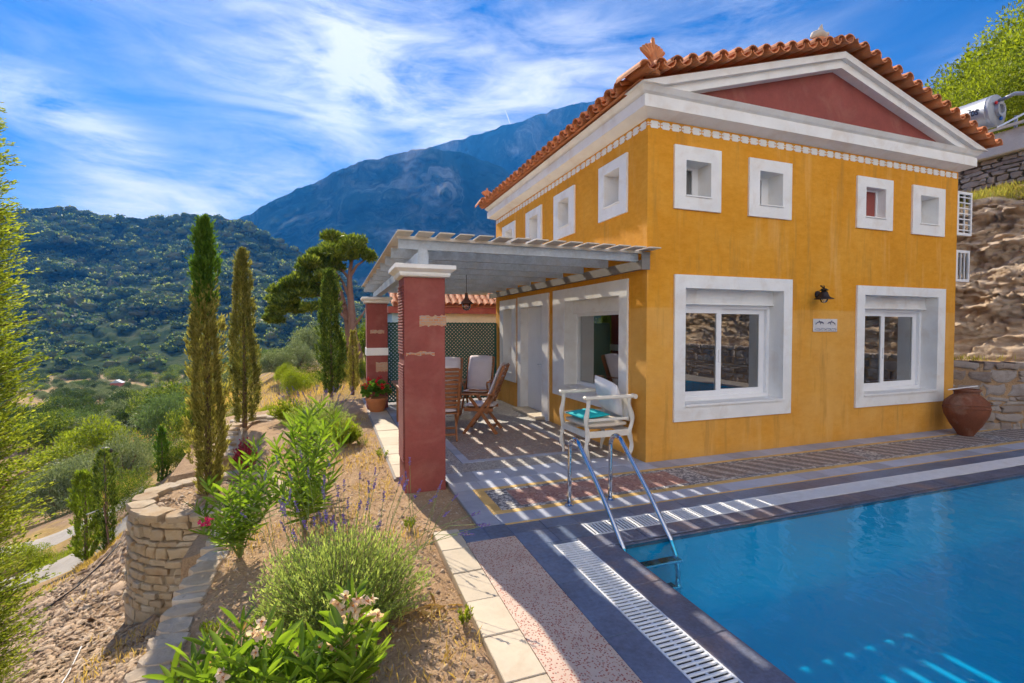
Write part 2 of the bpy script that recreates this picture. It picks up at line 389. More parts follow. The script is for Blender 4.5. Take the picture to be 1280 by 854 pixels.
# finer spacing in front of the camera
aa = np.sort(np.concatenate([np.linspace(-PI, PI, 201)[:-1], np.linspace(YAW-R(50), YAW+R(5), 420)+.0001]))
A, RR = np.meshgrid(aa, rr); gx, gy = RR*np.sin(A), RR*np.cos(A)
gz = ground(gx, gy); far = np.clip((RR-900)/3000, 0, 1); gz = gz*(1-far)+(-60)*far
def gridfaces(nr, nc, wrap=False):
    i, j = np.meshgrid(np.arange(nr-1), np.arange(nc if wrap else nc-1), indexing='ij'); j2 = (j+1) % nc
    return np.stack([i*nc+j, i*nc+j2, (i+1)*nc+j2, (i+1)*nc+j], -1).reshape(-1, 4)
m, t, p, out = newmat('hill ground'); v = t.pos()
soil = t.ramp(t.noise(.9, 6, .65, v), [(.3, (.22, .14, .08)), (.55, (.32, .215, .13)), (.75, (.42, .30, .19))])
dry = t.ramp(t.noise(2.2, 5, .7, v), [(.3, (.30, .19, .06)), (.7, (.52, .36, .13))])
grn = t.ramp(t.noise(1.5, 5, .7, v), [(.3, (.03, .055, .015)), (.7, (.10, .14, .035))])
c = t.mix(t.ramp(t.noise(.25, 6, .6, v), [(.44, 0.), (.56, 1.)]), soil, dry)
c = t.mix(t.ramp(t.noise(.12, 7, .65, v, .4), [(.55, 0.), (.62, .85)]), c, grn)
setc(t, p, 'Base Color', c); p.inputs['Roughness'].default_value = .95; p.inputs['Specular IOR Level'].default_value = .1
t.l(t.bump(t.noise(9, 8, .75, v), .8, .06), p.inputs['Normal']); M_ground = m
tag(link_mesh('ground', np.stack([gx, gy, gz], -1).reshape(-1, 3), gridfaces(len(rr), len(aa), True), M_ground, smooth=True), kind='structure')

# ---- concrete track below the slope
m_conc = mat('old concrete', (.37, .33, .28), .9, .18, 1.2, .5, 30, .01, stain=(.30, .24, .17), stain_scale=.8, coords='Object')
def ribbon(name, edge_a, edge_b, mt, n=40, w=8, lift=.05, side=.25):
    a = np.array(edge_a, float); b = np.array(edge_b, float)
    def samp(e, k):
        s = np.linspace(0, len(e)-1, k); i = np.minimum(s.astype(int), len(e)-2); f_ = (s-i)[:, None]; return e[i]*(1-f_)+e[i+1]*f_
    A_, B_ = samp(a, n), samp(b, n); tt = np.linspace(0, 1, w)[None, :, None]; P = A_[:, None]*(1-tt)+B_[:, None]*tt
    z = ground(P[..., 0], P[..., 1]); z = (z.mean(1, keepdims=True)*.75+z*.25)+lift; z[:, 0] -= side; z[:, -1] -= side
    return link_mesh(name, np.concatenate([P, z[..., None]], -1).reshape(-1, 3), gridfaces(n, w), mt, smooth=False)
def gp(x, y, t): return at(x, y, t)[:2]
tag(ribbon('track', [gp(-120, 800, 9.6), gp(0, 772, 9.8), gp(60, 742, 10.2), gp(110, 708, 10.8), gp(160, 685, 11.5)], [gp(-120, 760, 10.8), gp(0, 738, 11.4), gp(50, 720, 11.9), gp(100, 698, 12.2), gp(160, 672, 12.8)], m_conc), kind='structure')
tag(ribbon('track', [gp(-120, 730, 12.6), gp(0, 718, 13.1), gp(50, 697, 13.6), gp(100, 676, 14.0), gp(180, 650, 14.6)], [gp(-120, 700, 14.6), gp(0, 696, 14.9), gp(50, 676, 15.3), gp(100, 658, 15.8), gp(180, 632, 16.6)], m_conc), kind='structure')

# ---- far hills
def interp(x, pts): a = np.array(pts, float); return np.interp(x, a[:, 0], a[:, 1])
def sheet(name, mt, x0, x1, nx, ns, ridge, t0, t1, ybase, amp, seed, f=1.0, pw_=.85, yamp=0):
    xs = np.linspace(x0, x1, nx); ss = np.linspace(0, 1.25, ns); X, S = np.meshgrid(xs, ss)
    yr = interp(X, ridge)+yamp*fbm(np.stack([X/9*f, X*0, X*0+seed], -1), 4, seed)*1.0
    yb = np.full_like(X, ybase) if isinstance(ybase, (int, float)) else interp(X, ybase)
    P = np.stack([X/55*f, S*5*f, np.zeros_like(X)+seed], -1)
    nz = fbm(P, 5, seed, .55, True); s1 = np.minimum(S, 1)
    Y = yb+(yr-yb)*s1**pw_; T = t0+(t1-t0)*S; T = T*(1+amp*nz*np.sin(PI*np.clip(S, .02, 1))**.5)
    Y = np.where(S > 1, yr+(S-1)*400, Y)
    d = _f+((X-640)/FPX)[..., None]*_r+((427-Y)/FPX)[..., None]*_u
    V = d*T[..., None]; V[..., 2] += CAMH
    o = link_mesh(name, V.reshape(-1, 3), gridfaces(ns, nx), mt, smooth=True); tag(o, kind='structure'); return V, X, S
m, t, p, out = newmat('wooded hill'); v = t.pos()
c = t.ramp(t.noise(.02, 8, .7, v), [(.3, (.035, .06, .022)), (.5, (.06, .085, .03)), (.62, (.13, .14, .06)), (.70, (.36, .27, .18))])
setc(t, p, 'Base Color', c); p.inputs['Roughness'].default_value = 1; p.inputs['Specular IOR Level'].default_value = 0
t.l(t.bump(t.noise(.12, 8, .7, v), 1, 4), p.inputs['Normal']); M_hill = m
m, t, p, out = newmat('mountain rock'); v = t.pos((1, 1, .45))
nn_ = t.noise(.004, 9, .7, v, .5); c = t.ramp(nn_, [(.36, (.015, .04, .03)), (.48, (.04, .065, .045)), (.55, (.14, .15, .13)), (.66, (.38, .36, .33))])
setc(t, p, 'Base Color', c); p.inputs['Roughness'].default_value = 1; p.inputs['Specular IOR Level'].default_value = 0
t.l(t.bump(t.noise(.015, 10, .75, v), 1, 40), p.inputs['Normal']); M_mtn = m
HR = [(-400, 300), (-100, 275), (0, 266), (35, 262), (70, 259), (100, 262), (150, 272), (200, 274), (240, 268), (270, 270), (300, 276), (330, 292), (385, 320), (440, 352), (500, 385), (560, 405), (620, 415), (700, 420)]
HV, HX, HS = sheet('wooded_hill', M_hill, -400, 700, 420, 130, HR, 330, 900, 463, .17, 5, 1.0, .9, 3)
sheet('mountain_slope', M_mtn, -100, 1300, 520, 150, [(-100, 430), (100, 360), (220, 315), (300, 274), (370, 237), (456, 200), (500, 192), (530, 184), (573, 190), (620, 205), (660, 235), (720, 275), (800, 300), (1000, 340), (1300, 380)], 1200, 2100, 430, .20, 21, .8, .8, 4)
sheet('mountain', M_mtn, 300, 1700, 520, 120, [(300, 330), (450, 240), (550, 179), (600, 168), (636, 156), (680, 140), (726, 128), (761, 124), (800, 122), (860, 135), (1000, 180), (1200, 240), (1500, 320), (1700, 360)], 2250, 3000, 430, .16, 33, .7, .8, 4)

# ================================================================== PAVING, KERBS, POOL
m_grout = mat('grout bed', (.30, .27, .25), .95, .15, 5)
m_btile = mat('blue grey stone tile', (.38, .41, .50), .5, .14, 5, .25, 40, .003, stain=(.46, .42, .42), stain_scale=2.5, stain_amt=.4, island=.25)
m_slate = mat('dark slate paving', (.115, .155, .24), .36, .35, 3, .5, 25, .004, stain=(.26, .19, .15), stain_scale=1.6, stain_amt=.3, island=.2)
m_rslate = mat('rough coping slate', (.12, .135, .19), .5, .4, 5, .8, 30, .008, stain=(.34, .20, .13), stain_scale=2.0, stain_amt=.55, island=.15)
m_pale = mat('pale sandstone slab', (.55, .46, .34), .75, .12, 3, .45, 30, .005, stain=(.40, .27, .17), stain_scale=1.8, stain_amt=.55, island=.16)
m_ytile = mat('ochre border tile', (.62, .40, .14), .6, .14, 8, .2, 50, .002, island=.15)
def voron(name, cols, scale, grout, gw=.05, rough=.55, stripe=None, bumpd=.003, warp_=None):
    m, t, p, out = newmat(name); v = t.pos(); v2 = v
    vo = t.n('ShaderNodeTexVoronoi'); vo.inputs['Scale'].default_value = scale; t.l(v2, vo.inputs['Vector'])
    ve = t.n('ShaderNodeTexVoronoi'); ve.feature = 'DISTANCE_TO_EDGE'; ve.inputs['Scale'].default_value = scale; t.l(v2, ve.inputs['Vector'])
    sx = t.n('ShaderNodeSeparateXYZ'); t.l(vo.outputs['Color'], sx.inputs[0])
    sel = sx.outputs[0]
    if stripe is not None:
        dx, dy, freq, mixk = stripe; s2 = t.n('ShaderNodeSeparateXYZ'); t.l(vo.outputs['Position'], s2.inputs[0])
        w = t.math('SINE', t.math('ADD', t.math('MULTIPLY', s2.outputs[0], dx*freq), t.math('MULTIPLY', s2.outputs[1], dy*freq)))
        w = t.math('ADD', t.math('MULTIPLY', w, .5), .5); sel = t.math('ADD', t.math('MULTIPLY', w, mixk), t.math('MULTIPLY', sel, 1-mixk))
    n = len(cols); c = t.ramp(sel, [(i/n, q) for i, q in enumerate(cols)], 'CONSTANT')
    c = t.mix(.25, c, t.ramp(sx.outputs[1], [(0, .15), (1, .7)]))
    e = t.ramp(ve.outputs['Distance'], [(gw*.5, 1.), (gw, 0.)])
    c = t.mix(e, c, grout); setc(t, p, 'Base Color', c); p.inputs['Roughness'].default_value = rough
    t.l(t.bump(t.ramp(ve.outputs['Distance'], [(0, 0.), (gw*2.5, 1.)]), .6, bumpd), p.inputs['Normal']); return m
m_peb = voron('white and navy pebble mosaic', [(.07, .07, .10), (.60, .58, .55), (.10, .10, .13), (.50, .49, .48)], 34, (.13, .12, .12), .05)
m_red = voron('red pebble mosaic', [(.33, .085, .06), (.42, .17, .12), (.26, .07, .06), (.46, .25, .18)], 40, (.20, .12, .10), .05, stripe=(.7, .7, 22, .55))
m_brn = voron('diagonal brown pebble mosaic', [(.10, .07, .07), (.16, .10, .08), (.36, .27, .22), (.50, .45, .40)], 40, (.12, .10, .10), .05, stripe=(1.0, .55, 26, .75))
m_gpeb = voron('grey pebble mosaic', [(.30, .28, .27), (.44, .41, .38), (.22, .20, .20), (.50, .46, .42)], 46, (.16, .14, .13), .05)
m_tan = voron('terracotta and grey pebble mosaic', [(.36, .20, .14), (.44, .30, .23), (.25, .20, .19), (.48, .36, .28)], 40, (.17, .13, .11), .05, stripe=(.8, -.8, 20, .4))
# terrazzo
m, t, p, out = newmat('pink terrazzo'); v = t.pos()
vo = t.n('ShaderNodeTexVoronoi'); vo.inputs['Scale'].default_value = 82; t.l(v, vo.inputs['Vector']); sx = t.n('ShaderNodeSeparateXYZ'); t.l(vo.outputs['Color'], sx.inputs[0])
chip = t.math('MULTIPLY', t.math('LESS_THAN', vo.outputs['Distance'], .42), t.math('GREATER_THAN', sx.outputs[0], .30))
cc = t.ramp(sx.outputs[1], [(0, (.30, .07, .05)), (.45, (.42, .15, .10)), (.7, (.50, .33, .24)), (.88, (.25, .17, .14))], 'CONSTANT')
base = t.ramp(t.noise(4, 5, .6, v), [(.3, (.50, .36, .28)), (.7, (.62, .48, .38))])
setc(t, p, 'Base Color', t.mix(chip, base, cc)); p.inputs['Roughness'].default_value = .55; t.l(t.bump(t.noise(120, 4, .6, v), .3, .002), p.inputs['Normal']); m_terr = m

g = MB(); Zb = -.012
g.box(1.15, 13.5, 3.33, 12.6, -.5, Zb); g.box(.97, 2.05, -5, 3.33, -.5, Zb); g.box(.97, 1.15, 3.33, 4.0, -.5, Zb); g.box(11.0, 13.5, -5, 3.33, -.5, Zb); g.box(.97, 13.5, -7, -5, -.5, Zb); g.box(.62, 1.15, 5.63, 12.6, -.5, Zb)
tag(g.build('patio_base', m_grout), kind='structure')
def tiles(name, rects, mt, gap=.004, z=0.0, jit=.0015, bev=.002):
    b = MB()
    for x0, x1, y0, y1, nx, ny in rects:
        for i in range(nx):
            for j in range(ny):
                dz = rnd.uniform(-jit, jit)
                b.box(x0+(x1-x0)*i/nx+gap/2, x0+(x1-x0)*(i+1)/nx-gap/2, y0+(y1-y0)*j/ny+gap/2, y0+(y1-y0)*(j+1)/ny-gap/2, z-.010, z+dz, bev)
    return tag(b.build(name, mt), kind='structure')
tiles('patio_tiles', [(1.15, 3.7, 4.94, 5.2, 8, 1), (3.7, 13.4, 4.94, 5.2, 32, 1), (1.15, 3.7, 5.2, 5.58, 7, 1), (1.15, 1.35, 3.98, 4.94, 1, 3), (1.35, 13.4, 3.98, 4.2, 33, 1),
                       (1.02, 1.22, 5.63, 11.1, 1, 15), (1.5, 3.3, 5.95, 6.07, 6, 1), (1.5, 1.62, 6.07, 8.0, 1, 6), (3.18, 3.3, 6.07, 8.0, 1, 6)], m_btile)
tiles('patio_border_tiles', [(1.35, 13.4, 4.87, 4.94, 40, 1), (1.35, 1.46, 4.28, 4.87, 1, 3), (1.35, 13.4, 4.20, 4.28, 38, 1), (1.38, 13.4, 3.95, 3.98, 30, 1)], m_ytile)
tiles('slate_paving', [(1.38, 2.0, 3.76, 3.95, 2, 1), (1.38, 2.0, 3.50, 3.76, 2, 1), (2.0, 13.4, 3.745, 3.95, 20, 1), (1.38, 1.60, -4.9, 3.50, 1, 14), (.97, 1.38, 3.72, 3.98, 2, 1), (1.60, 1.83, 3.455, 3.50, 1, 1)], m_slate)
tiles('pool_coping', [(1.83, 2.07, -4.9, 3.30, 1, 14), (1.83, 13.4, 3.30, 3.50, 21, 1)], m_rslate, jit=.003, bev=.006)
tiles('pale_kerb', [(.75, .97, -3, 4.0, 1, 19), (.64, 1.0, 5.64, 10.45, 1, 9)], m_pale, gap=.006, z=.006, jit=.003, bev=.005)
k = MB(); k.box(.755, .965, -3, 3.99, -.4, -.006); tag(k.build('kerb_foundation', m_pale), kind='structure')
def flat(name, rects, mt, z=-.001):
    b = MB()
    for x0, x1, y0, y1 in rects: b.box(x0, x1, y0, y1, -.0115, z)
    return tag(b.build(name, mt), kind='structure')
flat('pebble_mosaic', [(1.462, 1.68, 4.282, 4.868), (1.68, 13.4, 4.80, 4.868), (1.68, 13.4, 4.282, 4.35), (3.68, 4.0, 4.35, 4.80), (6.6, 6.95, 4.35, 4.80), (9.5, 9.85, 4.35, 4.80)], m_peb)
flat('red_mosaic', [(1.68, 3.68, 4.35, 4.80)], m_red)
flat('diagonal_mosaic', [(4.0, 6.6, 4.35, 4.80), (6.95, 9.5, 4.35, 4.80), (9.85, 13.4, 4.35, 4.80)], m_brn)
flat('grey_mosaic', [(1.222, 3.7, 5.582, 5.948), (1.222, 1.498, 5.95, 11.0), (3.302, 3.7, 5.95, 11.0), (1.5, 3.3, 8.002, 11.0)], m_gpeb)
flat('terracotta_mosaic', [(1.622, 3.178, 6.072, 8.0)], m_tan)
flat('terrazzo_strip', [(.972, 1.378, -4.9, 3.718)], m_terr)
# gratings
m_white_pl = mat('white plastic grating', (.74, .75, .76), .4, .06, 10, stain=(.5, .48, .44), stain_scale=5, stain_amt=.35)
m_dark = mat('channel shade and pad black', (.03, .03, .035), .8, .1)
def grating(label, x0, x1, y0, y1, along):
    r_ = thing('drain_grating', label, 'grating', ((x0+x1)/2, (y0+y1)/2, 0), group='white overflow gratings round the pool'); b = MB()
    if along == 'y':
        y = y0
        while y < y1: b.box(x0+.01, x1-.01, y, y+.019, -.010, .002, .004); y += .034
        b.box(x0, x0+.012, y0, y1, -.011, .001); b.box(x1-.012, x1, y0, y1, -.011, .001); b.box((x0+x1)/2-.006, (x0+x1)/2+.006, y0, y1, -.011, -.003)
    else:
        x = x0
        while x < x1: b.box(x, x+.019, y0+.01, y1-.01, -.010, .002, .004); x += .034
        b.box(x0, x1, y0, y0+.012, -.011, .001); b.box(x0, x1, y1-.012, y1, -.011, .001)
    b.build('slats', m_white_pl, r_); c_ = MB(); c_.box(x0+.002, x1-.002, y0+.002, y1-.002, -.0119, -.0105); c_.build('channel', m_dark, r_)  # near-black sheet stands in for the shaded depth under the slats
grating('white slatted pool grating running toward the viewer beside the terrazzo strip', 1.60, 1.83, -4.8, 3.45, 'y')
grating('white slatted pool grating along the far pool side, parallel to the house front', 2.0, 13.3, 3.505, 3.74, 'x')
b = MB(); b.box(2.071, 10.9, 3.283, 3.302, -.05, -.0112); b.box(2.068, 2.084, -4.95, 3.283, -.05, -.0112); tag(b.build('coping_lip', m_rslate), kind='structure')
# pool
m_pool = mat('turquoise pool render', (.0, .52, .70), .6, .05, 1.0, .1, 20, .005, coords='Object')
b = MB(); x0, x1, y0, y1, zt, zb = 2.075, 10.9, -4.95, 3.30, -.012, -.64
rings_ = [(0, zt), (0, zt-.15), (0, -.25)]+[(.4*(1-math.cos(a)), -.25-(-.25-zb)*math.sin(a)) for a in np.linspace(0, PI/2, 9)[1:]]
for o_, z_ in rings_: b.v += [(x0+o_, y0+o_, z_), (x1-o_, y0+o_, z_), (x1-o_, y1-o_, z_), (x0+o_, y1-o_, z_)]
for i in range(len(rings_)-1):
    for k_ in range(4): b.f.append((i*4+k_, i*4+(k_+1) % 4, i*4+4+(k_+1) % 4, i*4+4+k_)); b.mi.append(0)
b.f.append(tuple(len(rings_)*4-4+k_ for k_ in range(4))); b.mi.append(0)
tag(b.build('pool_basin', m_pool, smooth='auto', fixn=False), kind='structure')
m, t, p, out = newmat('pool water'); t.nt.nodes.remove(p); v = t.pos()
tr_ = t.n('ShaderNodeBsdfTransparent'); tr_.inputs[0].default_value = (.22, .74, .88, 1); gl = t.n('ShaderNodeBsdfGlossy'); gl.inputs['Roughness'].default_value = .02; gl.inputs['Color'].default_value = (.6, .88, 1, 1)
h = t.math('ADD', t.math('MULTIPLY', t.noise(7, 3, .5, t.pos((1, .6, 1)), .6), 1.0), t.math('MULTIPLY', t.noise(1.6, 2, .5, v), 1.5)); nb = t.bump(h, .14, .045)
t.l(nb, gl.inputs['Normal']); dt = t.n('ShaderNodeVectorMath', operation='DOT_PRODUCT'); t.l(nb, dt.inputs[0]); t.l(t.n('ShaderNodeNewGeometry').outputs['Incoming'], dt.inputs[1]); cs_ = t.math('SUBTRACT', 1.0, t.math('ABSOLUTE', dt.outputs['Value']), clamp=True); fr_ = t.math('ADD', t.math('MULTIPLY', t.math('POWER', cs_, 5.0), .98), .02)
mx = t.n('ShaderNodeMixShader'); t.l(fr_, mx.inputs[0]); t.l(tr_.outputs[0], mx.inputs[1]); t.l(gl.outputs[0], mx.inputs[2]); t.l(mx.outputs[0], out.inputs[0]); M_water = m
b = MB(); b.quad((2.075, -4.95, -.022), (10.9, -4.95, -.022), (10.9, 3.30, -.022), (2.075, 3.30, -.022)); tag(b.build('pool_water', M_water, fixn=False), kind='structure')
# ================================================================== HOUSE
m_yel, t, p, out = newmat('ochre render'); v = t.coord('Object')
c = t.ramp(t.noise(1.1, 7, .65, v, .3), [(.26, (.56, .215, .006)), (.5, (.68, .285, .012)), (.72, (.76, .38, .055))])
c = t.mix(.5, c, t.ramp(t.noise(9, 6, .7, t.coord('Object', (1, 1, 2.2))), [(.3, (.58, .23, .010)), (.7, (.78, .37, .05))]))
vs_ = t.noise(2.2, 5, .6, t.coord('Object', (2.6, 2.6, .25))); st = t.ramp(vs_, [(.56, 0.), (.72, .45)]); c = t.mix(st, c, (.76, .43, .14))
sxz = t.n('ShaderNodeSeparateXYZ'); t.l(v, sxz.inputs[0]); low = t.ramp(sxz.outputs[2], [(0, .55), (.12, .0)]); lown = t.math('MULTIPLY', low, t.noise(5, 5, .7, v)); c = t.mix(lown, c, (.30, .17, .05))
band = t.ramp(t.math('ADD', t.math('MULTIPLY', sxz.outputs[2], .2), t.math('MULTIPLY', t.noise(3, 3, .5, v), .006)), [(.395, .42), (.399, 0.)]); c = t.mix(t.math('MULTIPLY', band, t.ramp(t.noise(1.6, 5, .6, v), [(.3, .3), (.6, 1.)])), c, (.76, .45, .15))
drk = t.ramp(t.noise(1.8, 7, .7, t.coord('Object', (3.5, 3.5, .35))), [(.54, 0.), (.70, .6)]); c = t.mix(drk, c, (.42, .21, .04))
setc(t, p, 'Base Color', c); p.inputs['Roughness'].default_value = .85; p.inputs['Specular IOR Level'].default_value = .25
hb = t.math('ADD', t.noise(7, 6, .7, v), t.math('MULTIPLY', t.noise(90, 3, .6, v), .35)); t.l(t.bump(hb, .35, .012), p.inputs['Normal'])
m_wht = mat('white painted plaster', (.80, .79, .77), .6, .06, 3, .3, 40, .004, stain=(.58, .47, .36), stain_scale=2.6, stain_amt=.42)
m_red_p = mat('red brown painted plaster', (.26, .064, .052), .8, .16, 3, .5, 60, .005, stain=(.36, .15, .11), stain_scale=2.2, stain_amt=.55)
m_tile = mat('terracotta roof tile', (.58, .215, .085), .75, .16, 6, .3, 60, .003, stain=(.40, .22, .13), stain_scale=5, stain_amt=.5, island=.28, coords='Object')
m_pvc = mat('white window plastic', (.80, .80, .81), .3, .03, 4)
m_steel = mat('galvanised steel', (.42, .48, .55), .45, .22, 4, .1, 40, .002, metal=.1, stain=(.50, .45, .38), stain_scale=3, stain_amt=.5)
m_slat = mat('weathered cream board', (.62, .55, .46), .75, .14, 5, .2, 60, .003, stain=(.42, .36, .30), stain_scale=3, stain_amt=.5, island=.12)
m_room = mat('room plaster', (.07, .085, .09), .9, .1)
m_iron = mat('dark iron', (.035, .028, .03), .5, .2, 10, metal=.6)
def glassmat(name, tint, ior=1.55, rough=.01):
    m, t, p, out = newmat(name); t.nt.nodes.remove(p); a = t.n('ShaderNodeBsdfTransparent'); a.inputs[0].default_value = (*tint, 1); g_ = t.n('ShaderNodeBsdfGlossy'); g_.inputs['Roughness'].default_value = rough
    f = t.n('ShaderNodeFresnel'); f.inputs[0].default_value = ior; k_ = t.math('MINIMUM', t.math('MULTIPLY', f.outputs[0], 3.4), 1.0)
    x = t.n('ShaderNodeMixShader'); t.l(k_, x.inputs[0]); t.l(a.outputs[0], x.inputs[1]); t.l(g_.outputs[0], x.inputs[2]); t.l(x.outputs[0], out.inputs[0]); return m
m_glass = glassmat('window glass', (.55, .60, .60), 1.9)
m_bulb = glassmat('clear lamp glass', (.85, .88, .9), 1.5)
X0, X1, Y0, Y1 = 3.7, 9.88, 5.2, 11.3
house = thing('house', 'ochre yellow two storey house with white trim and a red pediment under terracotta roof tiles', 'house', (6.79, 8.25, 0))
D_ = .26                                    # reveal depth
# holes (u0,u1,v0,v1)
FR = [(4.28, 5.98, .68, 2.23), (7.64, 9.39, .66, 2.22), (4.27, 4.67, 3.42, 3.87), (5.51, 5.93, 3.41, 3.87), (7.62, 8.06, 3.41, 3.86), (8.89, 9.34, 3.40, 3.85)]
SD = [(5.80, 7.50, .72, 2.16), (8.45, 9.56, .0, 2.14), (10.12, 10.70, .72, 2.14), (5.81, 6.22, 3.44, 3.91), (7.35, 7.76, 3.44, 3.90), (8.67, 9.10, 3.44, 3.90), (10.1, 10.55, 3.44, 3.90)]
def wallface(b, P, u0, u1, v0, v1, holes, mi_wall, mi_rev, depth):
    us = sorted({u0, u1, *[h[i] for h in holes for i in (0, 1)]}); vs = sorted({v0, v1, *[h[i] for h in holes for i in (2, 3)]})
    for a, c_ in zip(us, us[1:]):
        for d, e in zip(vs, vs[1:]):
            mu, mv = (a+c_)/2, (d+e)/2
            if any(h[0] < mu < h[1] and h[2] < mv < h[3] for h in holes): continue
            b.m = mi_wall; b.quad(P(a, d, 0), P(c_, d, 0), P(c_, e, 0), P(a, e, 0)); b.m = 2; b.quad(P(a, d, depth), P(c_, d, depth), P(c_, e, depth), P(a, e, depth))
    b.m = mi_rev
    for a, c_, d, e in holes:
        for q in (((a, d), (c_, d)), ((c_, d), (c_, e)), ((c_, e), (a, e)), ((a, e), (a, d))):
            b.quad(P(*q[0], 0), P(*q[1], 0), P(*q[1], depth), P(*q[0], depth))
PF = lambda u, v, d: (u, Y0+d, v)
PS = lambda u, v, d: (X0+d, u, v)
b = MB(); wallface(b, PF, X0, X1, -.2, 4.34, FR, 0, 1, D_+.06); wallface(b, PS, Y0, Y1, -.2, 4.34, SD, 0, 1, D_+.06)
b.m = 0; b.quad((X1, Y0, -.2), (X1, Y1, -.2), (X1, Y1, 4.34), (X1, Y0, 4.34)); b.quad((X0, Y1, -.2), (X1, Y1, -.2), (X1, Y1, 4.34), (X0, Y1, 4.34))
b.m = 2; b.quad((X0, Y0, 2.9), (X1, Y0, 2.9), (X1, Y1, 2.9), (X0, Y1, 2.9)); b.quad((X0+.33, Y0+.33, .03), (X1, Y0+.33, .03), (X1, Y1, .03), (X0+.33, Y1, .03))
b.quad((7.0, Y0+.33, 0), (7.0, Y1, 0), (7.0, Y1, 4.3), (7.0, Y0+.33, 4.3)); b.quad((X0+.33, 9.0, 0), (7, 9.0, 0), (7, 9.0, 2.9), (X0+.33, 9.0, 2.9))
b.build('wall', [m_yel, m_wht, m_room], house, fixn=False)
# cornice swept round the house
prof = [(0, 4.33), (.05, 4.345), (.17, 4.39), (.17, 4.53), (.145, 4.535), (.145, 4.55), (.18, 4.57), (.225, 4.625), (-.2, 4.63)]
b = MB()
for o_, z in prof: b.v += [(X0-o_, Y0-o_, z), (X1+o_, Y0-o_, z), (X1+o_, Y1+o_, z), (X0-o_, Y1+o_, z)]
for i in range(len(prof)-1):
    for k in range(4): b.f.append((i*4+k, i*4+(k+1) % 4, i*4+4+(k+1) % 4, i*4+4+k)); b.mi.append(0)
b.build('cornice', m_wht, house)
AX, AZ_, EX, EZ = 6.79, 5.60, 3.45, 4.63; SL = (AZ_-EZ)/(AX-EX)
b = MB(); b.prism([(4.0, 4.60), (9.58, 4.60), (AX, 5.46)], 'y', 5.12, 5.3); b.build('pediment_panel', m_red_p, house)
b = MB()
for s in (-1, 1):
    f_ = lambda x: AX+s*(x-AX)*-1 if s > 0 else x
    for (ya, yb, top, bot) in ((4.99, 5.32, 0, .20), (4.93, 4.99, 0, .09)):
        xe = EX-.02; pl = [(xe, EZ-.004), (AX, AZ_-top), (AX, AZ_-bot), (AX-(AZ_-bot-(EZ-.004))/SL, EZ-.004)]
        b.prism([(f_(x), z) for x, z in pl], 'y', ya, yb)
b.build('raking_cornice', m_wht, house)
b = MB(); b.prism([(3.9, 4.60), (9.7, 4.60), (AX, 5.46)], 'y', 11.2, 11.3); b.build('back_gable', m_yel, house)
# tile shells
def shell(b, c0, ax, up, L, r0, r1, th=.014, n=7, flip=1):
    c0, ax, up = Vector(c0), Vector(ax).normalized(), Vector(up).normalized(); sd_ = ax.cross(up).normalized(); rings = []
    for q, r_ in ((0, r0), (L, r1)):
        for rad in (r_, r_-th):
            rings.append([c0+ax*q+sd_*math.cos(PI*k/n)*rad+up*flip*math.sin(PI*k/n)*rad*.92 for k in range(n+1)])
    vs = [q for g_ in rings for q in g_]; N = n+1; fs = []
    for k in range(n):
        fs += [(k, k+1, 2*N+k+1, 2*N+k), (N+k, 3*N+k, 3*N+k+1, N+k+1), (k, N+k, N+k+1, k+1), (2*N+k, 2*N+k+1, 3*N+k+1, 3*N+k)]
    fs += [(0, 2*N, 3*N, N), (n, N+n, 3*N+n, 2*N+n)]
    b.add(vs, fs)
b = MB()
for s in (-1, 1):
    al = math.atan(SL); sdv = Vector((s*math.cos(al), 0, -math.sin(al)))      # down the slope
    upv = Vector((s*math.sin(al), 0, math.cos(al))); LEN = (AX-EX)/math.cos(al)+.10
    apex = Vector((AX, 0, AZ_))
    b.add([tuple(apex+upv*.02+Vector((0, 4.95, 0))), tuple(apex+upv*.02+Vector((0, 11.6, 0))), tuple(apex+upv*.02+sdv*LEN*.985+Vector((0, 11.6, 0))), tuple(apex+upv*.02+sdv*LEN*.985+Vector((0, 4.95, 0)))], [(0, 1, 2, 3)])
    # verge tiles lying across the rake
    k = 0; q = .10
    while q < LEN-.02:
        for (yy, dy) in ((4.80, 1), (11.75, -1)):
            o_ = apex+sdv*(q+rnd.uniform(-.008, .008)); o_.y = yy+rnd.uniform(-.012, .012)
            if k % 2 == 0: shell(b, o_+upv*.125, (rnd.uniform(-.03, .03), dy, .10), upv, .50, .088, .078, flip=-1)
            else: shell(b, o_+upv*.105, (rnd.uniform(-.03, .03), dy, .08), upv, .50, .082, .09, flip=1)
        q += .118; k += 1
    # field of barrel tiles
    nyc = 27; L1 = .40; nc = int((LEN-.1)/.34)+1
    for i in range(nyc):
        y = 5.32+(11.25-5.32)*i/(nyc-1)
        for c_ in range(nc):
            st_ = LEN-.34*c_
            if st_ < .2: continue
            j = rnd.uniform(-.008, .008); o_ = apex+sdv*(st_+rnd.uniform(-.012, .012))+upv*(.075+.006); o_.y = y+j
            shell(b, o_, -sdv+upv*.055, upv, L1, .095, .075, flip=1, n=6)
            if c_ == 0:
                o2 = apex+sdv*(st_-.01)+upv*.10; o2.y = y+.11; shell(b, o2, -sdv, upv, L1, .08, .09, flip=-1, n=5)
for i in range(17): shell(b, (AX, 4.86+i*.40, AZ_+.10-.0), (0, 1, .02), (0, 0, 1), .44, .115, .10, flip=1, n=8)
b.build('roof', m_tile, house)
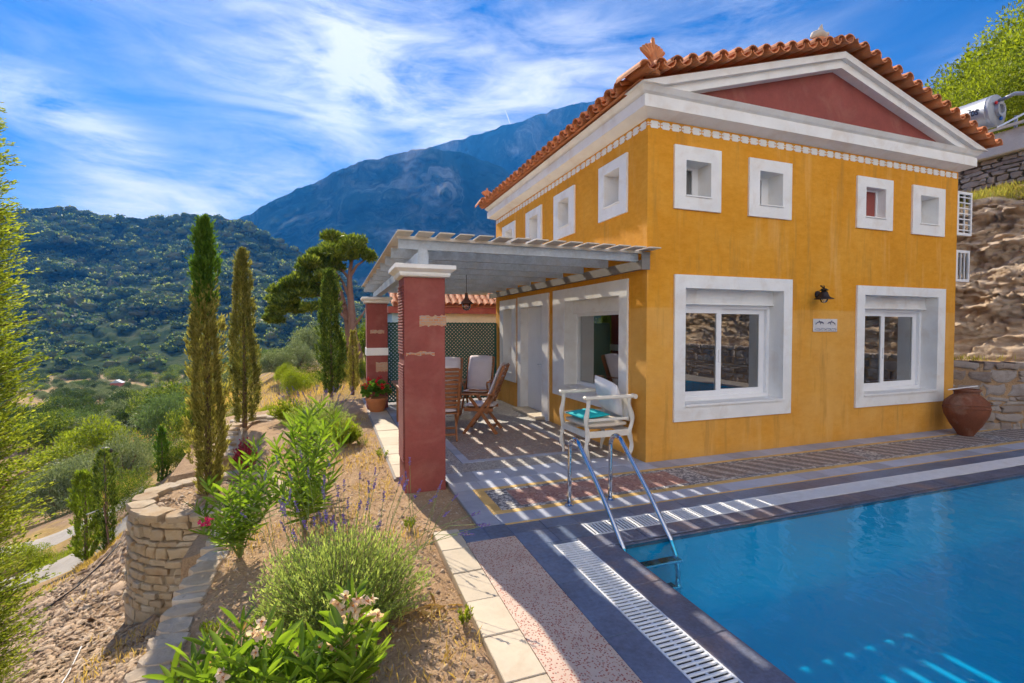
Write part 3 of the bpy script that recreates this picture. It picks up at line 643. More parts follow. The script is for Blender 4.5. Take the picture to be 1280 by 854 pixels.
# frieze of white tiles
def frieze(b, P, u0, u1):
    z0, z1 = 4.218, 4.308; per = .31; n = int((u1-u0)/per); per = (u1-u0)/n
    for i in range(n):
        a = u0+i*per
        for (q0, q1) in ((.05, .42), (.58, .95)):
            c0, c1 = a+q0*per*1, a+q1*per*1; cc_ = (z0+z1)/2
            e = .012 if q0 < .1 else .012
            pl = [(c0+e, z0), (c1-e, z0), (c1, z0+.02), (c1-e, cc_), (c1, z1-.02), (c1-e, z1), (c0+e, z1), (c0, z1-.02), (c0+e, cc_), (c0, z0+.02)]
            if q0 < .1:
                pl2 = pl
            n_ = len(pl); vs = [P(u_, v_, -.004) for u_, v_ in pl]+[P(u_, v_, .01) for u_, v_ in pl]
            b.add(vs, [tuple(range(n_))]+[(k, (k+1) % n_, (k+1) % n_+n_, k+n_) for k in range(n_)])
        for (cx, s_) in ((a+.5*per, .042), (a, .026)):
            for k in range(4):
                t_ = PI/4+k*PI/2; ex, ez = math.cos(t_), math.sin(t_); c2 = ((z0+z1)/2)
                pl = [(cx+ex*.006, c2+ez*.006), (cx+ex*s_*.6-ez*s_*.35, c2+ez*s_*.6+ex*s_*.35), (cx+ex*s_*1.25, c2+ez*s_*1.25), (cx+ex*s_*.6+ez*s_*.35, c2+ez*s_*.6-ex*s_*.35)]
                b.add([P(u_, v_, -.004) for u_, v_ in pl], [(0, 1, 2, 3)])
b = MB(); frieze(b, PF, X0+.02, X1-.02); frieze(b, PS, Y0+.02, Y1-.02); b.build('frieze', m_wht, house, fixn=False)
# window surrounds, panes, sills
def ring(b, P, o, i, d0, d1):
    """rectangular ring: outer rect o=(u0,u1,v0,v1), inner rect i; between depths"""
    def bx(u0, u1, v0, v1):
        a, c_ = P(u0, v0, d0), P(u1, v1, d1); b.box(a[0], c_[0], a[1], c_[1], a[2], c_[2])
    bx(o[0], i[0], o[2], o[3]); bx(i[1], o[1], o[2], o[3]); bx(i[0], i[1], i[3], o[3])
    if i[2] > o[2]+1e-6: bx(i[0], i[1], o[2], i[2])
def pbox(b, P, u0, u1, v0, v1, d0, d1, bev=0):
    a, c_ = P(u0, v0, d0), P(u1, v1, d1); b.box(a[0], c_[0], a[1], c_[1], a[2], c_[2], bev)
def window(P, outer, hole, kind, wlabel=None, pr_=.80):
    w = MB(); ring(w, P, outer, hole, -.028, -.0005); wo_ = w.build('window', m_wht, house)
    if wlabel: wo_['label'] = wlabel
    u0, u1, v0, v1 = hole; dp = D_-.04
    if kind in ('pair', 'single'):
        vt = v1-.19; b = MB(); pbox(b, P, u0, u1, vt, v1, dp-.06, dp+.1); pbox(b, P, u0, u1, vt-.012, vt+.012, dp-.075, dp+.1); b.build('shutter_box', m_wht, wo_)
        b = MB(); f0 = (u0, u1, v0+.03, vt-.012); ring(b, P, f0, (u0+.05, u1-.05, v0+.085, vt-.06), dp, dp+.08)
        gl_ = MB()
        if kind == 'pair':
            mid = u0+.46*(u1-u0)
            L_ = (u0+.045, mid+.045, v0+.08, vt-.055); R_ = (mid-.04, u1-.045, v0+.08, vt-.055)
            ring(b, P, L_, (L_[0]+.012, L_[1]-.085, L_[2]+.075, L_[3]-.07), dp+.012, dp+.045); ring(b, P, R_, (R_[0]+.085, R_[1]-.10, R_[2]+.085, R_[3]-.075), dp+.046, dp+.075)
            pbox(gl_, P, L_[0]+.01, L_[1]-.08, L_[2]+.07, L_[3]-.065, dp+.026, dp+.032); pbox(gl_, P, R_[0]+.08, R_[1]-.095, R_[2]+.08, R_[3]-.07, dp+.058, dp+.064)
            pbox(b, P, L_[1]-.05, L_[1]-.04, v0+.55, v0+.72, dp-.008, dp+.012)
        else: pbox(gl_, P, u0+.045, u1-.045, v0+.08, vt-.055, dp+.04, dp+.047)
        b.build('frame', m_pvc, wo_); gl_.build('pane', m_glass, wo_)
        b = MB(); pbox(b, P, u0-.0, u1, v0-.002, v0+.03, -.05, dp+.02, .004); b.build('sill', m_wht, wo_)
    else:
        b = MB(); w_ = u1-u0
        if kind == 'glass_left':
            pbox(b, P, u0+pr_*w_, u1, v0, v1, dp, dp+.05); ring(b, P, (u0, u0+pr_*w_, v0, v1), (u0+.015, u0+(pr_-.05)*w_, v0+.03, v1-.03), dp, dp+.05); b.build('frame', m_pvc, wo_)
            g2 = MB(); pbox(g2, P, u0+.012, u0+(pr_-.04)*w_, v0+.025, v1-.025, dp+.02, dp+.026); g2.build('pane', m_glass, wo_)
        elif kind == 'red':
            dp = .10
            ring(b, P, (u0, u1, v0, v1), (u0+.02, u1-.035, v0+.02, v1-.02), dp, dp+.05); b.build('frame', m_pvc, wo_)
            g2 = MB(); pbox(g2, P, u0+.018, u1-.033, v0+.018, v1-.018, dp+.015, dp+.05)
            for q in (.33, .66): pbox(g2, P, u0+.02+q*(w_-.14)-.003, u0+.02+q*(w_-.14)+.003, v0+.02, v1-.02, dp+.011, dp+.015)
            g2.build('shutter', m_red_p, wo_)['label'] = 'closed dark red shutter'
        else:
            pbox(b, P, u0, u1, v0, v1, dp+.012, dp+.05); ring(b, P, (u0, u1, v0, v1), (u0+.05, u1-.05, v0+.05, v1-.05), dp, dp+.012); b.build('frame', m_pvc, wo_)
        b = MB(); pbox(b, P, u0-.008, u1+.008, v0-.014, v0+.006, -.045, dp-.001, .003); b.build('sill', m_wht, wo_)
window(PF, (4.11, 6.14, .49, 2.40), FR[0], 'pair'); window(PF, (7.47, 9.58, .49, 2.36), FR[1], 'pair')
window(PF, (4.09, 4.84, 3.24, 4.05), FR[2], 'glass_left'); window(PF, (5.32, 6.10, 3.24, 4.03), FR[3], 'glass_left', None, .74); window(PF, (7.43, 8.23, 3.23, 4.01), FR[4], 'red', 'small upper window with a dark red shutter'); window(PF, (8.70, 9.51, 3.22, 4.0), FR[5], 'blank')
window(PS, (5.60, 7.96, .54, 2.37), SD[0], 'single'); window(PS, (9.88, 10.94, .53, 2.35), SD[2], 'blank')
for h_, o_ in ((SD[3], (5.63, 6.37, 3.26, 4.05)), (SD[4], (7.15, 7.94, 3.26, 4.04)), (SD[5], (8.49, 9.29, 3.26, 4.04)), (SD[6], (9.93, 10.77, 3.26, 4.04))): window(PS, o_, h_, 'blank')
# door
b = MB(); ring(b, PS, (8.16, 9.75, 0, 2.36), (8.45, 9.56, 0, 2.14), -.03, -.0005); b.build('door_surround', m_wht, house)
b = MB(); pbox(b, PS, 8.72, 9.56, .04, 2.14, .14, .19); pbox(b, PS, 8.45, 8.52, .04, 2.14, .14, .20); pbox(b, PS, 8.45, 8.72, 2.06, 2.14, .141, .20)
for k in range(7): pbox(b, PS, 8.80+k*.105, 8.806+k*.105, .1, 2.08, .136, .142)
pbox(b, PS, 8.72, 8.79, .04, 2.14, .12, .145)
dr = b.build('door', m_pvc, house); b = MB(); b.tube([(3.82, 8.76, 1.0), (3.77, 8.76, 1.0), (3.77, 8.88, 1.0)], .009, 8); b.build('handle', m_steel, dr)
b = MB(); pbox(b, PS, 8.52, 8.72, .04, 2.06, .165, .172); b.build('pane', m_glass, dr)
b = MB(); pbox(b, PS, 8.3, 9.62, 0.003, .055, -.20, .3, .01); b.build('door_step', m_pale, house)
# open lattice shutters on the far right side
def lattice_leaf(px0, px1, y_top, y_bot, cols, rows, lab):
    a = atY(px0, y_top, 5.3); c_ = atY(px1, y_bot, 5.3); b = MB(); x0_, x1_, z0_, z1_ = 9.885, c_[0], c_[2], a[2]
    b.box(x0_, x0_+.16, 5.26, 5.30, z0_, z1_); b.box(x1_-.035, x1_, 5.26, 5.30, z0_, z1_); b.box(x0_+.16, x1_-.035, 5.261, 5.299, z0_, z0_+.045); b.box(x0_+.16, x1_-.035, 5.261, 5.299, z1_-.045, z1_); X0s = x0_; x0_ = x0_+.13
    for i in range(1, cols): q = x0_+.03+(x1_-x0_-.06)*i/cols; b.box(q-.008, q+.008, 5.265, 5.295, z0_+.04, z1_-.04)
    for i in range(1, rows): q = z0_+(z1_-z0_)*i/rows; b.box(x0_+.03, x1_-.03, 5.267, 5.293, q-.009, q+.009)
    o = b.build('shutter', m_pvc, house); o['label'] = lab
    g2 = MB(); g2.box(x0_+.02, x1_-.02, 5.278, 5.282, z0_+.02, z1_-.02); g2.build('pane', m_glass, o)
lattice_leaf(1198, 1211, 240, 296, 2, 8, 'upper open lattice shutter'); lattice_leaf(1196, 1208, 313, 353, 3, 1, 'lower open shutter')
# acroteria
def palmette(label, c0, s, rot):
    r_ = thing('roof_ornament', label, 'ornament', c0, 0); b = MB(); x, y, z = c0
    b.lathe([(.075*s, 0), (.085*s, .03*s), (.055*s, .06*s), (.06*s, .12*s), (.04*s, .17*s)], c0, 10)
    b.build('pedestal', m_tile, r_)
    b = MB()
    for k in range(9):
        a = R(-50+100*k/8); L_ = (.25 if k == 4 else .19)*s; dx, dz = math.sin(a), math.cos(a)
        cx, cz = x+dx*.02*s, z+.15*s
        pts = [(x, y, cz), (x+dx*L_*.55, y-.012*s, cz+dz*L_*.55), (x+dx*L_*.95, y, cz+dz*L_*.95), (x+dx*L_*1.08, y+.008, cz+dz*L_*1.05+.0)]
        b.tube(pts, [.012*s, .026*s, .022*s, .004*s], 7)
    for sg in (-1, 1):
        pts = [(x+sg*(.03+.055*math.cos(t_))*s, y-.01*s, z+(.10+.055*math.sin(t_))*s) for t_ in np.linspace(-1.5, 3.2, 9)]; b.tube(pts, [.018*s]*8+[.008*s], 6)
    b.tube([(x, y-.015*s, z+.05*s), (x, y-.03*s, z+.15*s), (x, y-.015*s, z+.24*s)], [.05*s, .045*s, .02*s], 8)
    b.build('palmette', m_tile, r_, smooth='auto')
palmette('large terracotta palmette ornament on the near corner of the roof', (3.60, 4.98, 4.72), 1.12, 0)
palmette('tiny terracotta palmette ornament on the far left corner of the roof', (3.52, 11.45, 4.76), .9, 0)
bx_ = atY(1024, 46, 4.97)
bt = thing('roof_ornament', 'pale dove shaped ornament on the ridge at the roof apex', 'ornament', (bx_[0], bx_[1], bx_[2]-.07)); x, y, z = bt.location; b = MB()
b.tube([(x-.16, y, z+.02), (x-.10, y, z+.07), (x, y, z+.10), (x+.08, y, z+.09), (x+.15, y, z+.06)], [.012, .05, .07, .055, .02], 10); b.tube([(x+.02, y, z+.13), (x+.03, y, z+.20), (x+.05, y, z+.25)], [.04, .025, .004], 8); b.tube([(x+.10, y, z+.08), (x+.13, y, z+.13), (x+.16, y, z+.14), (x+.19, y, z+.13)], [.035, .03, .025, .004], 8)
b.build('body', mat('pale clay', (.52, .45, .38), .8, .12, 8), bt, smooth='auto'); b = MB(); b.lathe([(.10, -.02), (.09, .02), (.05, .05)], (x, y, z), 10); b.build('pedestal', m_tile, bt)
# wall lamp
lc = atY(1030, 372, 5.04); lamp = thing('wall_lamp', 'dark iron bell shaped wall lamp above the dolphin plaque', 'lamp', (6.66, 5.2, 2.2)); b = MB()
b.lathe([(.055, 0), (.055, -.012), (.04, -.03), (.015, -.035)], (6.66, 5.199, 2.2), 16, 'y'); b.build('rosette', m_iron, lamp)
lx, ly, lz = lc; b = MB(); b.tube([(6.66, 5.17, 2.2), (6.67, 5.13, 2.21), (6.69, 5.10, 2.27), (lx-.03, ly+.03, 2.315), (lx, ly, 2.31), (lx, ly, 2.27)], .009, 8); b.build('arm', m_iron, lamp, smooth=True)
b = MB(); b.lathe([(.0, .115), (.028, .11), (.06, .085), (.03, .075), (.045, .06), (.058, .02), (.075, -.01), (.125, -.035), (.128, -.042), (.07, -.018), (.04, .05), (0, .06)], (lx, ly, 2.165), 20); b.build('shade', m_iron, lamp, smooth='auto')
b = MB(); b.lathe([(.05, -.02), (.052, -.06), (.035, -.09), (0, -.10)], (lx, ly, 2.165), 14); b.build('bulb', m_bulb, lamp, smooth=True)
# dolphin plaque
m_blue = mat('navy glaze', (.03, .05, .16), .3, .1); m_ceram = mat('pale glazed tile', (.62, .60, .60), .25, .06, 8)
pq = thing('wall_plaque', 'small white ceramic plaque with two blue dolphins over waves', 'plaque', (6.82, 5.2, 1.75)); b = MB(); b.box(6.575, 7.065, 5.185, 5.1985, 1.655, 1.845, .004); b.build('tile', m_ceram, pq)
b = MB()
def stroke(pts, w): b.tube([(x, 5.1835, z) for x, z in pts], [q_*1.5 for q_ in w] if isinstance(w, list) else w*1.6, 5, flat=.3)
for ox, fl in ((6.70, 1), (6.93, -1)):
    pts = [(ox+fl*.075*math.cos(a), 1.765+.035*math.sin(a)) for a in np.linspace(.25, 2.9, 8)]; stroke(pts, [.003, .010, .014, .015, .013, .010, .006, .003])
    stroke([(ox-fl*.07, 1.775), (ox-fl*.09, 1.75)], [.005, .002]); stroke([(ox-fl*.07, 1.775), (ox-fl*.095, 1.785)], [.005, .002]); stroke([(ox, 1.80), (ox-fl*.02, 1.825)], [.007, .002]); stroke([(ox+fl*.02, 1.79), (ox+fl*.005, 1.755)], [.005, .002])
stroke([(6.60+.44*k/40, 1.69+.014*abs(math.sin(k/40*PI*4))) for k in range(41)], .0045); stroke([(6.61+.42*k/40, 1.675+.006*math.sin(k/40*PI*9)) for k in range(41)], .0025)
b.build('drawing', m_blue, pq, fixn=False)

# ================================================================== PERGOLA
perg = thing('pergola', 'white and grey slatted pergola on two red pillars beside the house', 'pergola', (2.1, 8.4, 0))
m_cap = m_wht
m_brick, t, p, out = newmat('exposed brick and mortar'); v = t.coord('Object'); br = t.n('ShaderNodeTexBrick'); br.inputs['Scale'].default_value = 9; br.inputs['Color1'].default_value = (.52, .15, .05, 1); br.inputs['Color2'].default_value = (.55, .35, .2, 1); br.inputs['Mortar'].default_value = (.36, .30, .26, 1); br.inputs['Mortar Size'].default_value = .05
mm_ = t.n('ShaderNodeMapping'); mm_.inputs['Rotation'].default_value = (R(90), 0, 0); t.l(v, mm_.inputs[0]); t.l(mm_.outputs[0], br.inputs['Vector'])
c = t.mix(t.ramp(t.noise(14, 5, .7, v), [(.45, 0.), (.6, .7)]), br.outputs[0], (.46, .27, .15)); setc(t, p, 'Base Color', c); p.inputs['Roughness'].default_value = .9; t.l(t.bump(t.noise(40, 5, .7, v), .8, .01), p.inputs['Normal'])
def rough_patch(b, x0, x1, z0, z1, y, seed):
    r2 = random.Random(seed); n = 12; top = [(x0+(x1-x0)*k/n, z1+r2.uniform(-.012, .012)) for k in range(n+1)]; bot = [(x0+(x1-x0)*k/n, z0+r2.uniform(-.012, .012)) for k in range(n, -1, -1)]
    b.prism(top+bot, 'y', y, y+.02)
def pillar(x0, x1, y0, y1, zt, first):
    b = MB(); b.box(x0, x1, y0, y1, -.3, zt, .006)
    pl = b.build('pillar', m_red_p, perg)
    # ribbed tile edging on the valley side
    if first:
        z = .28; b = MB()
        while z < zt-.1:
            if not 1.33 < z < 1.42: b.box(x0-.014, x0-.0005, y0+.02, y1-.02, z, z+.020, .004)
            z += .031
        b.build('ribbing', m_red_p, pl)
        
        for q_ in ((x0+.16, x1+.012, 1.73, 1.84, y0-.004, 3), (x0+.02, x0+.32, 1.42, 1.455, y0-.004, 4)): b = MB(); rough_patch(b, *q_); b.build('exposed_brick', m_brick, pl, fixn=False)
    else:
        b = MB(); b.box(x0-.012, x1+.012, y0-.012, y1+.012, 1.13, 1.29); b.build('white_band', m_wht, pl)
        
        for q_ in ((x0+.07, x1-.07, 1.60, 1.67, y0-.004, 5), (x0+.18, x1-.005, .78, .98, y0-.004, 6)): b = MB(); rough_patch(b, *q_); b.build('exposed_brick', m_brick, pl, fixn=False)
    cx, cy = (x0+x1)/2, (y0+y1)/2; hx, hy = (x1-x0)/2, (y1-y0)/2; b = MB()
    pr = [(0, zt), (.04, zt+.01), (.05, zt+.03), (.05, zt+.05), (.085, zt+.075), (.10, zt+.085), (.10, zt+.125), (.09, zt+.13)]
    for o_, z in pr: b.v += [(cx-hx-o_, cy-hy-o_, z), (cx+hx+o_, cy-hy-o_, z), (cx+hx+o_, cy+hy+o_, z), (cx-hx-o_, cy+hy+o_, z)]
    for i in range(len(pr)-1):
        for k in range(4): b.f.append((i*4+k, i*4+(k+1) % 4, i*4+4+(k+1) % 4, i*4+4+k)); b.mi.append(0)
    b.f.append((len(pr)*4-4, len(pr)*4-3, len(pr)*4-2, len(pr)*4-1)); b.mi.append(0)
    b.build('capital', m_cap, pl)
pillar(.68, 1.115, 5.16, 5.60, 2.24, True); pillar(.64, 1.07, 10.75, 11.18, 2.24, False)
b = MB(); b.box(.84, .96, 5.27, 11.7, 2.40, 2.52); b.box(.85, .95, 5.26, 5.27, 2.375, 2.56); b.build('beam', m_steel, perg)
for yy in (5.31, 10.9): b = MB(); b.box(.80, 1.0, yy, yy+.2, 2.365, 2.40); b.build('bracket', m_steel, perg)
b = MB(); b.box(3.62, 3.698, 5.18, 11.6, 2.45, 2.565); b.box(3.60, 3.72, 5.165, 5.18, 2.44, 2.66); b.build('ledger', mat('brown grey steel channel', (.20, .185, .17), .6, .15, 5), perg)
m_cream = mat('cream painted flange', (.68, .62, .54), .6, .1, 5)
for k in range(10):
    y = 5.27+.72*k; b = MB(); b.m = 0; b.box(.64, 3.62, y+.004, y+.012, 2.55, 2.665); b.box(.64, 3.62, y+.012, y+.05, 2.55, 2.558); b.m = 1; b.box(.64, 3.66, y, y+.045, 2.6655, 2.680)
    b.build('joist', [m_steel, m_cream], perg)
for k in range(15):
    x = .60+k*.2145; b = MB(); b.box(x, x+.160, 5.0+rnd.uniform(-.002, .002), 11.95, 2.681, 2.695, .002); b.build('slat', m_slat, perg)
b = MB(); b.box(.62, 3.66, 5.235, 5.262, 2.648, 2.680); b.build('front_trim', m_cream, perg)
# hanging lantern
hx_, hy_, hz_ = at(583, 372, 8.3); ln = thing('hanging_lamp', 'brown pendant lamp with clear globe hanging from the pergola roof', 'lamp', (hx_, hy_, 2.66)); b = MB(); b.tube([(hx_, hy_, 2.66), (hx_, hy_, hz_)], .005, 6); b.build('cord', m_iron, ln)
b = MB(); b.lathe([(0, .08), (.025, .075), (.03, .0), (.05, -.04), (.12, -.10), (.125, -.108), (.06, -.06), (0, -.04)], (hx_, hy_, hz_), 18); b.build('shade', mat('brown enamel', (.14, .07, .05), .5, .15), ln, smooth='auto')
b = MB(); b.lathe([(.05, -.09), (.075, -.13), (.07, -.18), (.04, -.215), (0, -.22)], (hx_, hy_, hz_), 14); b.build('globe', m_bulb, ln, smooth=True)
# ================================================================== TRELLIS
m_green = mat('dark green painted wood', (.018, .10, .085), .6, .15, 6)
def trellis(label, x0, x1, y, z0, z1):
    r_ = thing('trellis_screen', label, 'trellis', ((x0+x1)/2, y, 0)); b = MB(); b.box(x0, x0+.04, y-.02, y+.02, z0, z1); b.box(x1-.04, x1, y-.02, y+.02, z0, z1); b.box(x0+.04, x1-.04, y-.02, y+.02, z1-.04, z1); b.box(x0+.04, x1-.04, y-.02, y+.02, z0, z0+.04); b.build('frame', m_green, r_)
    for sg, yy in ((1, y-.008), (-1, y+.004)):
        b = MB(); w, h_ = x1-x0, z1-z0; q = -h_
        while q < w:
            # line x = x0+q+s, z = z0+s (sg=1) clipped to the frame
            s0 = max(0, -q); s1 = min(h_, w-q)
            if s1-s0 > .05:
                xa, xb, za, zb_ = x0+q+s0, x0+q+s1, s0, s1
                if sg < 0: za, zb_ = h_-za, h_-zb_
                b.bar((xa, yy, z0+za), (xb, yy, z0+zb_), .024, .008, (0, 1, 0)) if False else b.bar((xa, yy, z0+za), (xb, yy, z0+zb_), .036, .009, (0, 1, 0))
            q += .085
        b.build('lattice', m_green, r_, fixn=False)
trellis('dark green diagonal lattice screen closing the far end of the pergola', 1.075, 3.69, 11.25, .04, 1.84)
# ================================================================== FURNITURE
m_teak = mat('oiled teak', (.30, .115, .04), .5, .2, 7, .15, 50, .002, stain=(.18, .07, .03), stain_scale=6, stain_amt=.5)
m_pad = mat('off white quilted cushion', (.66, .60, .62), .9, .05, 6, .25, 25, .01)
def cushion(b, w, d, h_, M_, nx=6, ny=6, puff=.5, seed=0):
    """soft rectangular pad centred on the origin of matrix M_"""
    r2 = random.Random(seed); g1, g2 = [], []
    for i in range(nx+1):
        for j in range(ny+1):
            u_, v_ = -1+2*i/nx, -1+2*j/ny; e = (1-abs(u_)**3.2)**.5*(1-abs(v_)**3.2)**.5
            px_, py_ = u_*w/2*(1-.05*v_*v_), v_*d/2*(1-.05*u_*u_); zz = h_/2*(1-puff+puff*e)*(1 if e > 0 else .25); zz += r2.uniform(-.04, .04)*h_*e
            g1.append(M_@Vector((px_, py_, zz))); g2.append(M_@Vector((px_, py_, -zz)))
    N = ny+1; o = len(g1); fs = [(i*N+j, (i+1)*N+j, (i+1)*N+j+1, i*N+j+1) for i in range(nx) for j in range(ny)]; fs += [tuple(reversed([q+o for q in f])) for f in fs[:nx*ny]]
    bd = [i*N for i in range(nx+1)]+[nx*N+j for j in range(1, N)]+[i*N+ny for i in range(nx-1, -1, -1)]+[j for j in range(ny-1, 0, -1)]
    for a, c_ in zip(bd, bd[1:]+bd[:1]): fs.append((c_, a, a+o, c_+o))
    b.add([tuple(q) for q in g1+g2], fs)
def folding_chair(label, padlabel=None):
    """teak folding armchair, front towards -Y, origin on the floor"""
    r_ = thing('folding_chair', label, 'chair', (0, 0, 0), 0, 'wooden folding armchairs under the pergola'); WLOC[r_.name] = np.zeros(3)
    for s in (-.27, .27):
        b = MB(); b.bar((s, -.26, 0), (s, .20, .64), .028, .05, (0, 1, 0)); b.build('leg', m_teak, r_)
        b = MB(); b.bar((s*.88, .28, 0), (s*.88, -.17, .60), .026, .05, (0, 1, 0)); b.build('leg', m_teak, r_)
        b = MB(); b.bar((s, .10, .34), (s, .40, 1.10), .028, .045, (0, 1, 0)); b.build('back_post', m_teak, r_)
        b = MB(); b.box(s*1.06-.03, s*1.06+.03, -.30, .26, .63, .655, .006); b.build('armrest', m_teak, r_)
    b = MB()
    for k in range(10): q = .22+.78*k/9; b.bar((-.26, .10+.30*q, .34+.76*q), (.26, .10+.30*q, .34+.76*q), .014, .040, (0, .37, .93))
    b.build('backrest', m_teak, r_); b = MB()
    for k in range(7): y = -.24+.065*k; b.box(-.25, .25, y, y+.05, .405+.0*k, .422)
    b.box(-.27, -.25, -.25, .22, .37, .42); b.box(.25, .27, -.25, .22, .37, .42); b.build('seat', m_teak, r_)
    
    for q_ in ((-.25, .25, -.19, -.165, .10, .13), (-.23, .23, .20, .225, .08, .11)): b = MB(); b.box(*q_); b.build('stretcher', m_teak, r_)
    b = MB(); cushion(b, .50, .50, .06, Matrix.Translation((0, -.01, .455)), seed=1); th = math.atan2(.76, .30)
    cushion(b, .50, .74, .06, Matrix.Translation((0, .215, .80))@Matrix.Rotation(th, 4, 'X'), ny=8, seed=2)
    b.tube([(-.25, .27, .93), (0, .36, .925), (.25, .27, .93)], .008, 6)
    b.build('cushion', m_pad, r_, smooth=True)
    return r_
ch = folding_chair('teak folding chair with its slatted back turned, half hidden by the near red pillar'); ch.location = (1.52, 7.45, 0); ch.rotation_euler.z = R(172)
for lab, (x, y, a) in (('teak folding chair seen from its right side with the cushion tied to its back', (2.30, 7.75, -118)), ('teak folding chair facing the viewer with a lilac white padded back, behind the side-on chair', (1.98, 9.15, -22)),
                       ('teak folding chair facing the viewer nearest the door, with a white padded back', (2.72, 9.55, -30))):
    c_ = copy_tree(ch); c_['label'] = lab; c_.location = (x, y, 0); c_.rotation_euler.z = R(a)
tb = thing('garden_table', 'small brown wooden table mostly hidden behind the near red pillar', 'table', (1.38, 8.6, 0)); b = MB()
for k in range(7): b.box(.97+k*.118, .97+k*.118+.11, 8.05, 9.15, .72, .745, .003)
b.build('tabletop', m_teak, tb); b = MB(); b.box(1.02, 1.75, 8.10, 8.125, .65, .719); b.box(1.02, 1.75, 9.07, 9.10, .65, .719); b.box(1.02, 1.045, 8.125, 9.07, .65, .719); b.box(1.725, 1.75, 8.125, 9.07, .65, .719); b.build('apron', m_teak, tb)
for x in (1.05, 1.68):
    for y in (8.13, 9.02): b = MB(); b.box(x, x+.05, y, y+.05, 0, .65, .004); b.build('leg', m_teak, tb)
# white carved armchair
m_cw = mat('cream white painted wood', (.72, .68, .60), .5, .06, 5, .15, 40, .002, stain=(.55, .47, .38), stain_scale=6, stain_amt=.4)
ac = thing('white_armchair', 'low white painted wooden armchair with scrolled legs against the yellow wall', 'armchair', (3.25, 5.72, 0))
def scurve(x, y, z0, z1, ph, amp, ax='x'):
    pts = []
    for k in range(13):
        q = k/12; o_ = amp*math.sin(ph+q*PI*2.0)*(1-.2*q); pts.append((x+(o_ if ax == 'x' else 0), y+(o_ if ax == 'y' else 0), z0+(z1-z0)*q))
    return pts
for x in (2.95, 3.58):
    for y in (5.36, 6.06):
        b = MB(); b.tube(scurve(x, y, 0, .36, 1.2, .016 if x < 3 else -.022), [.020, .020, .023, .028, .033, .036, .034, .030, .028, .030, .035, .037, .036], 4); b.build('leg', m_cw, ac, smooth='auto')
for y in (5.36, 6.06):
    for x in (2.95, 3.58): b = MB(); b.tube(scurve(x, y, .36, .81, 2.2, .018 if x < 3 else -.03), [.036, .034, .030, .028, .030, .034, .037, .034, .030, .028, .028, .030, .032], 4); b.build('arm_post', m_cw, ac, smooth='auto')
    b = MB(); b.box(2.90, 3.62, y-.035, y+.035, .81, .855, .012); b.tube([(3.63, y-.04, .83), (3.63, y+.04, .83)], .032, 12); b.build('armrest', m_cw, ac)
b = MB(); b.box(2.955, 3.575, 5.345, 5.375, .33, .41, .005); b.box(2.955, 3.575, 6.045, 6.075, .33, .41, .005); b.box(2.935, 2.965, 5.375, 6.045, .33, .41, .005); b.box(3.565, 3.595, 5.375, 6.045, .33, .41, .005); b.build('apron', m_cw, ac)
b = MB(); b.box(2.97, 3.56, 5.365, 5.39, .53, .565, .005); b.box(2.97, 3.56, 6.03, 6.055, .53, .565, .005); b.box(3.57, 3.60, 5.40, 6.02, .50, .80, .006); b.build('back', m_cw, ac)
b = MB(); cushion(b, .60, .64, .14, Matrix.Translation((3.26, 5.71, .475)), puff=.15, seed=3); b.build('seat', mat('cream seat upholstery', (.62, .54, .44), .9, .08, 8, .4, 60, .004), ac, smooth='auto')
cu = MB(); cushion(cu, .42, .52, .07, Matrix.Translation((3.14, 5.71, .575))@Matrix.Rotation(R(-4), 4, 'Y'), puff=.6, seed=4)
tag(cu.build('seat_cushion', mat('turquoise cotton', (.01, .42, .46), .9, .08, 6, .2, 80, .003), loc=(3.14, 5.71, .56), smooth=True), 'turquoise seat cushion lying on the white armchair', 'cushion')
cu = MB(); cushion(cu, .50, .50, .16, Matrix.Translation((3.46, 5.70, .80))@Matrix.Rotation(R(68), 4, 'Y')@Matrix.Rotation(R(12), 4, 'Z'), nx=10, ny=10, puff=.8, seed=5)
tag(cu.build('throw_pillow', mat('white cotton pillowcase', (.72, .73, .78), .9, .05, 8, .3, 14, .02), loc=(3.42, 5.7, .8), smooth=True), 'white square pillow leaning on the back of the white armchair', 'pillow')
# ================================================================== POOL LADDER
m_chrome = mat('polished stainless steel', (.62, .64, .68), .12, .03, 5, metal=1.0)
ld = thing('pool_ladder', 'curved stainless steel handrail ladder at the pool corner', 'ladder', (2.33, 4.18, 0))
for x in (2.11, 2.56):
    pts = [(x, 4.18, -.02), (x, 4.18, .30), (x, 4.175, .50)]
    for k in range(9): a = PI-PI*.80*k/8; pts.append((x, 4.06+.115*math.cos(PI-a)*1 if False else 4.06-.115*math.cos(a)*1, .55+.115*math.sin(a)))
    pts += [(x+.01, 3.55, .25), (x+.01, 3.27, -.02), (x+.01, 3.20, -.12), (x+.01, 3.17, -.25), (x+.01, 3.17, -.55)]
    b = MB(); b.tube(pts, .0215, 14); b.build('rail', m_chrome, ld, smooth=True); b = MB(); b.lathe([(.045, 0), (.045, .008), (.03, .02), (.022, .022)], (x, 4.18, .001), 18); b.build('base_collar', m_chrome, ld, smooth='auto')
for z in (-.12, -.33):
    b = MB(); b.box(2.13, 2.56, 3.10, 3.19, z-.02, z, .004); q = b.build('tread', m_chrome, ld); b = MB(); b.box(2.18, 2.31, 3.12, 3.175, z, z+.004); b.box(2.38, 2.51, 3.12, 3.175, z, z+.004); b.build('grip_pad', m_dark, q)
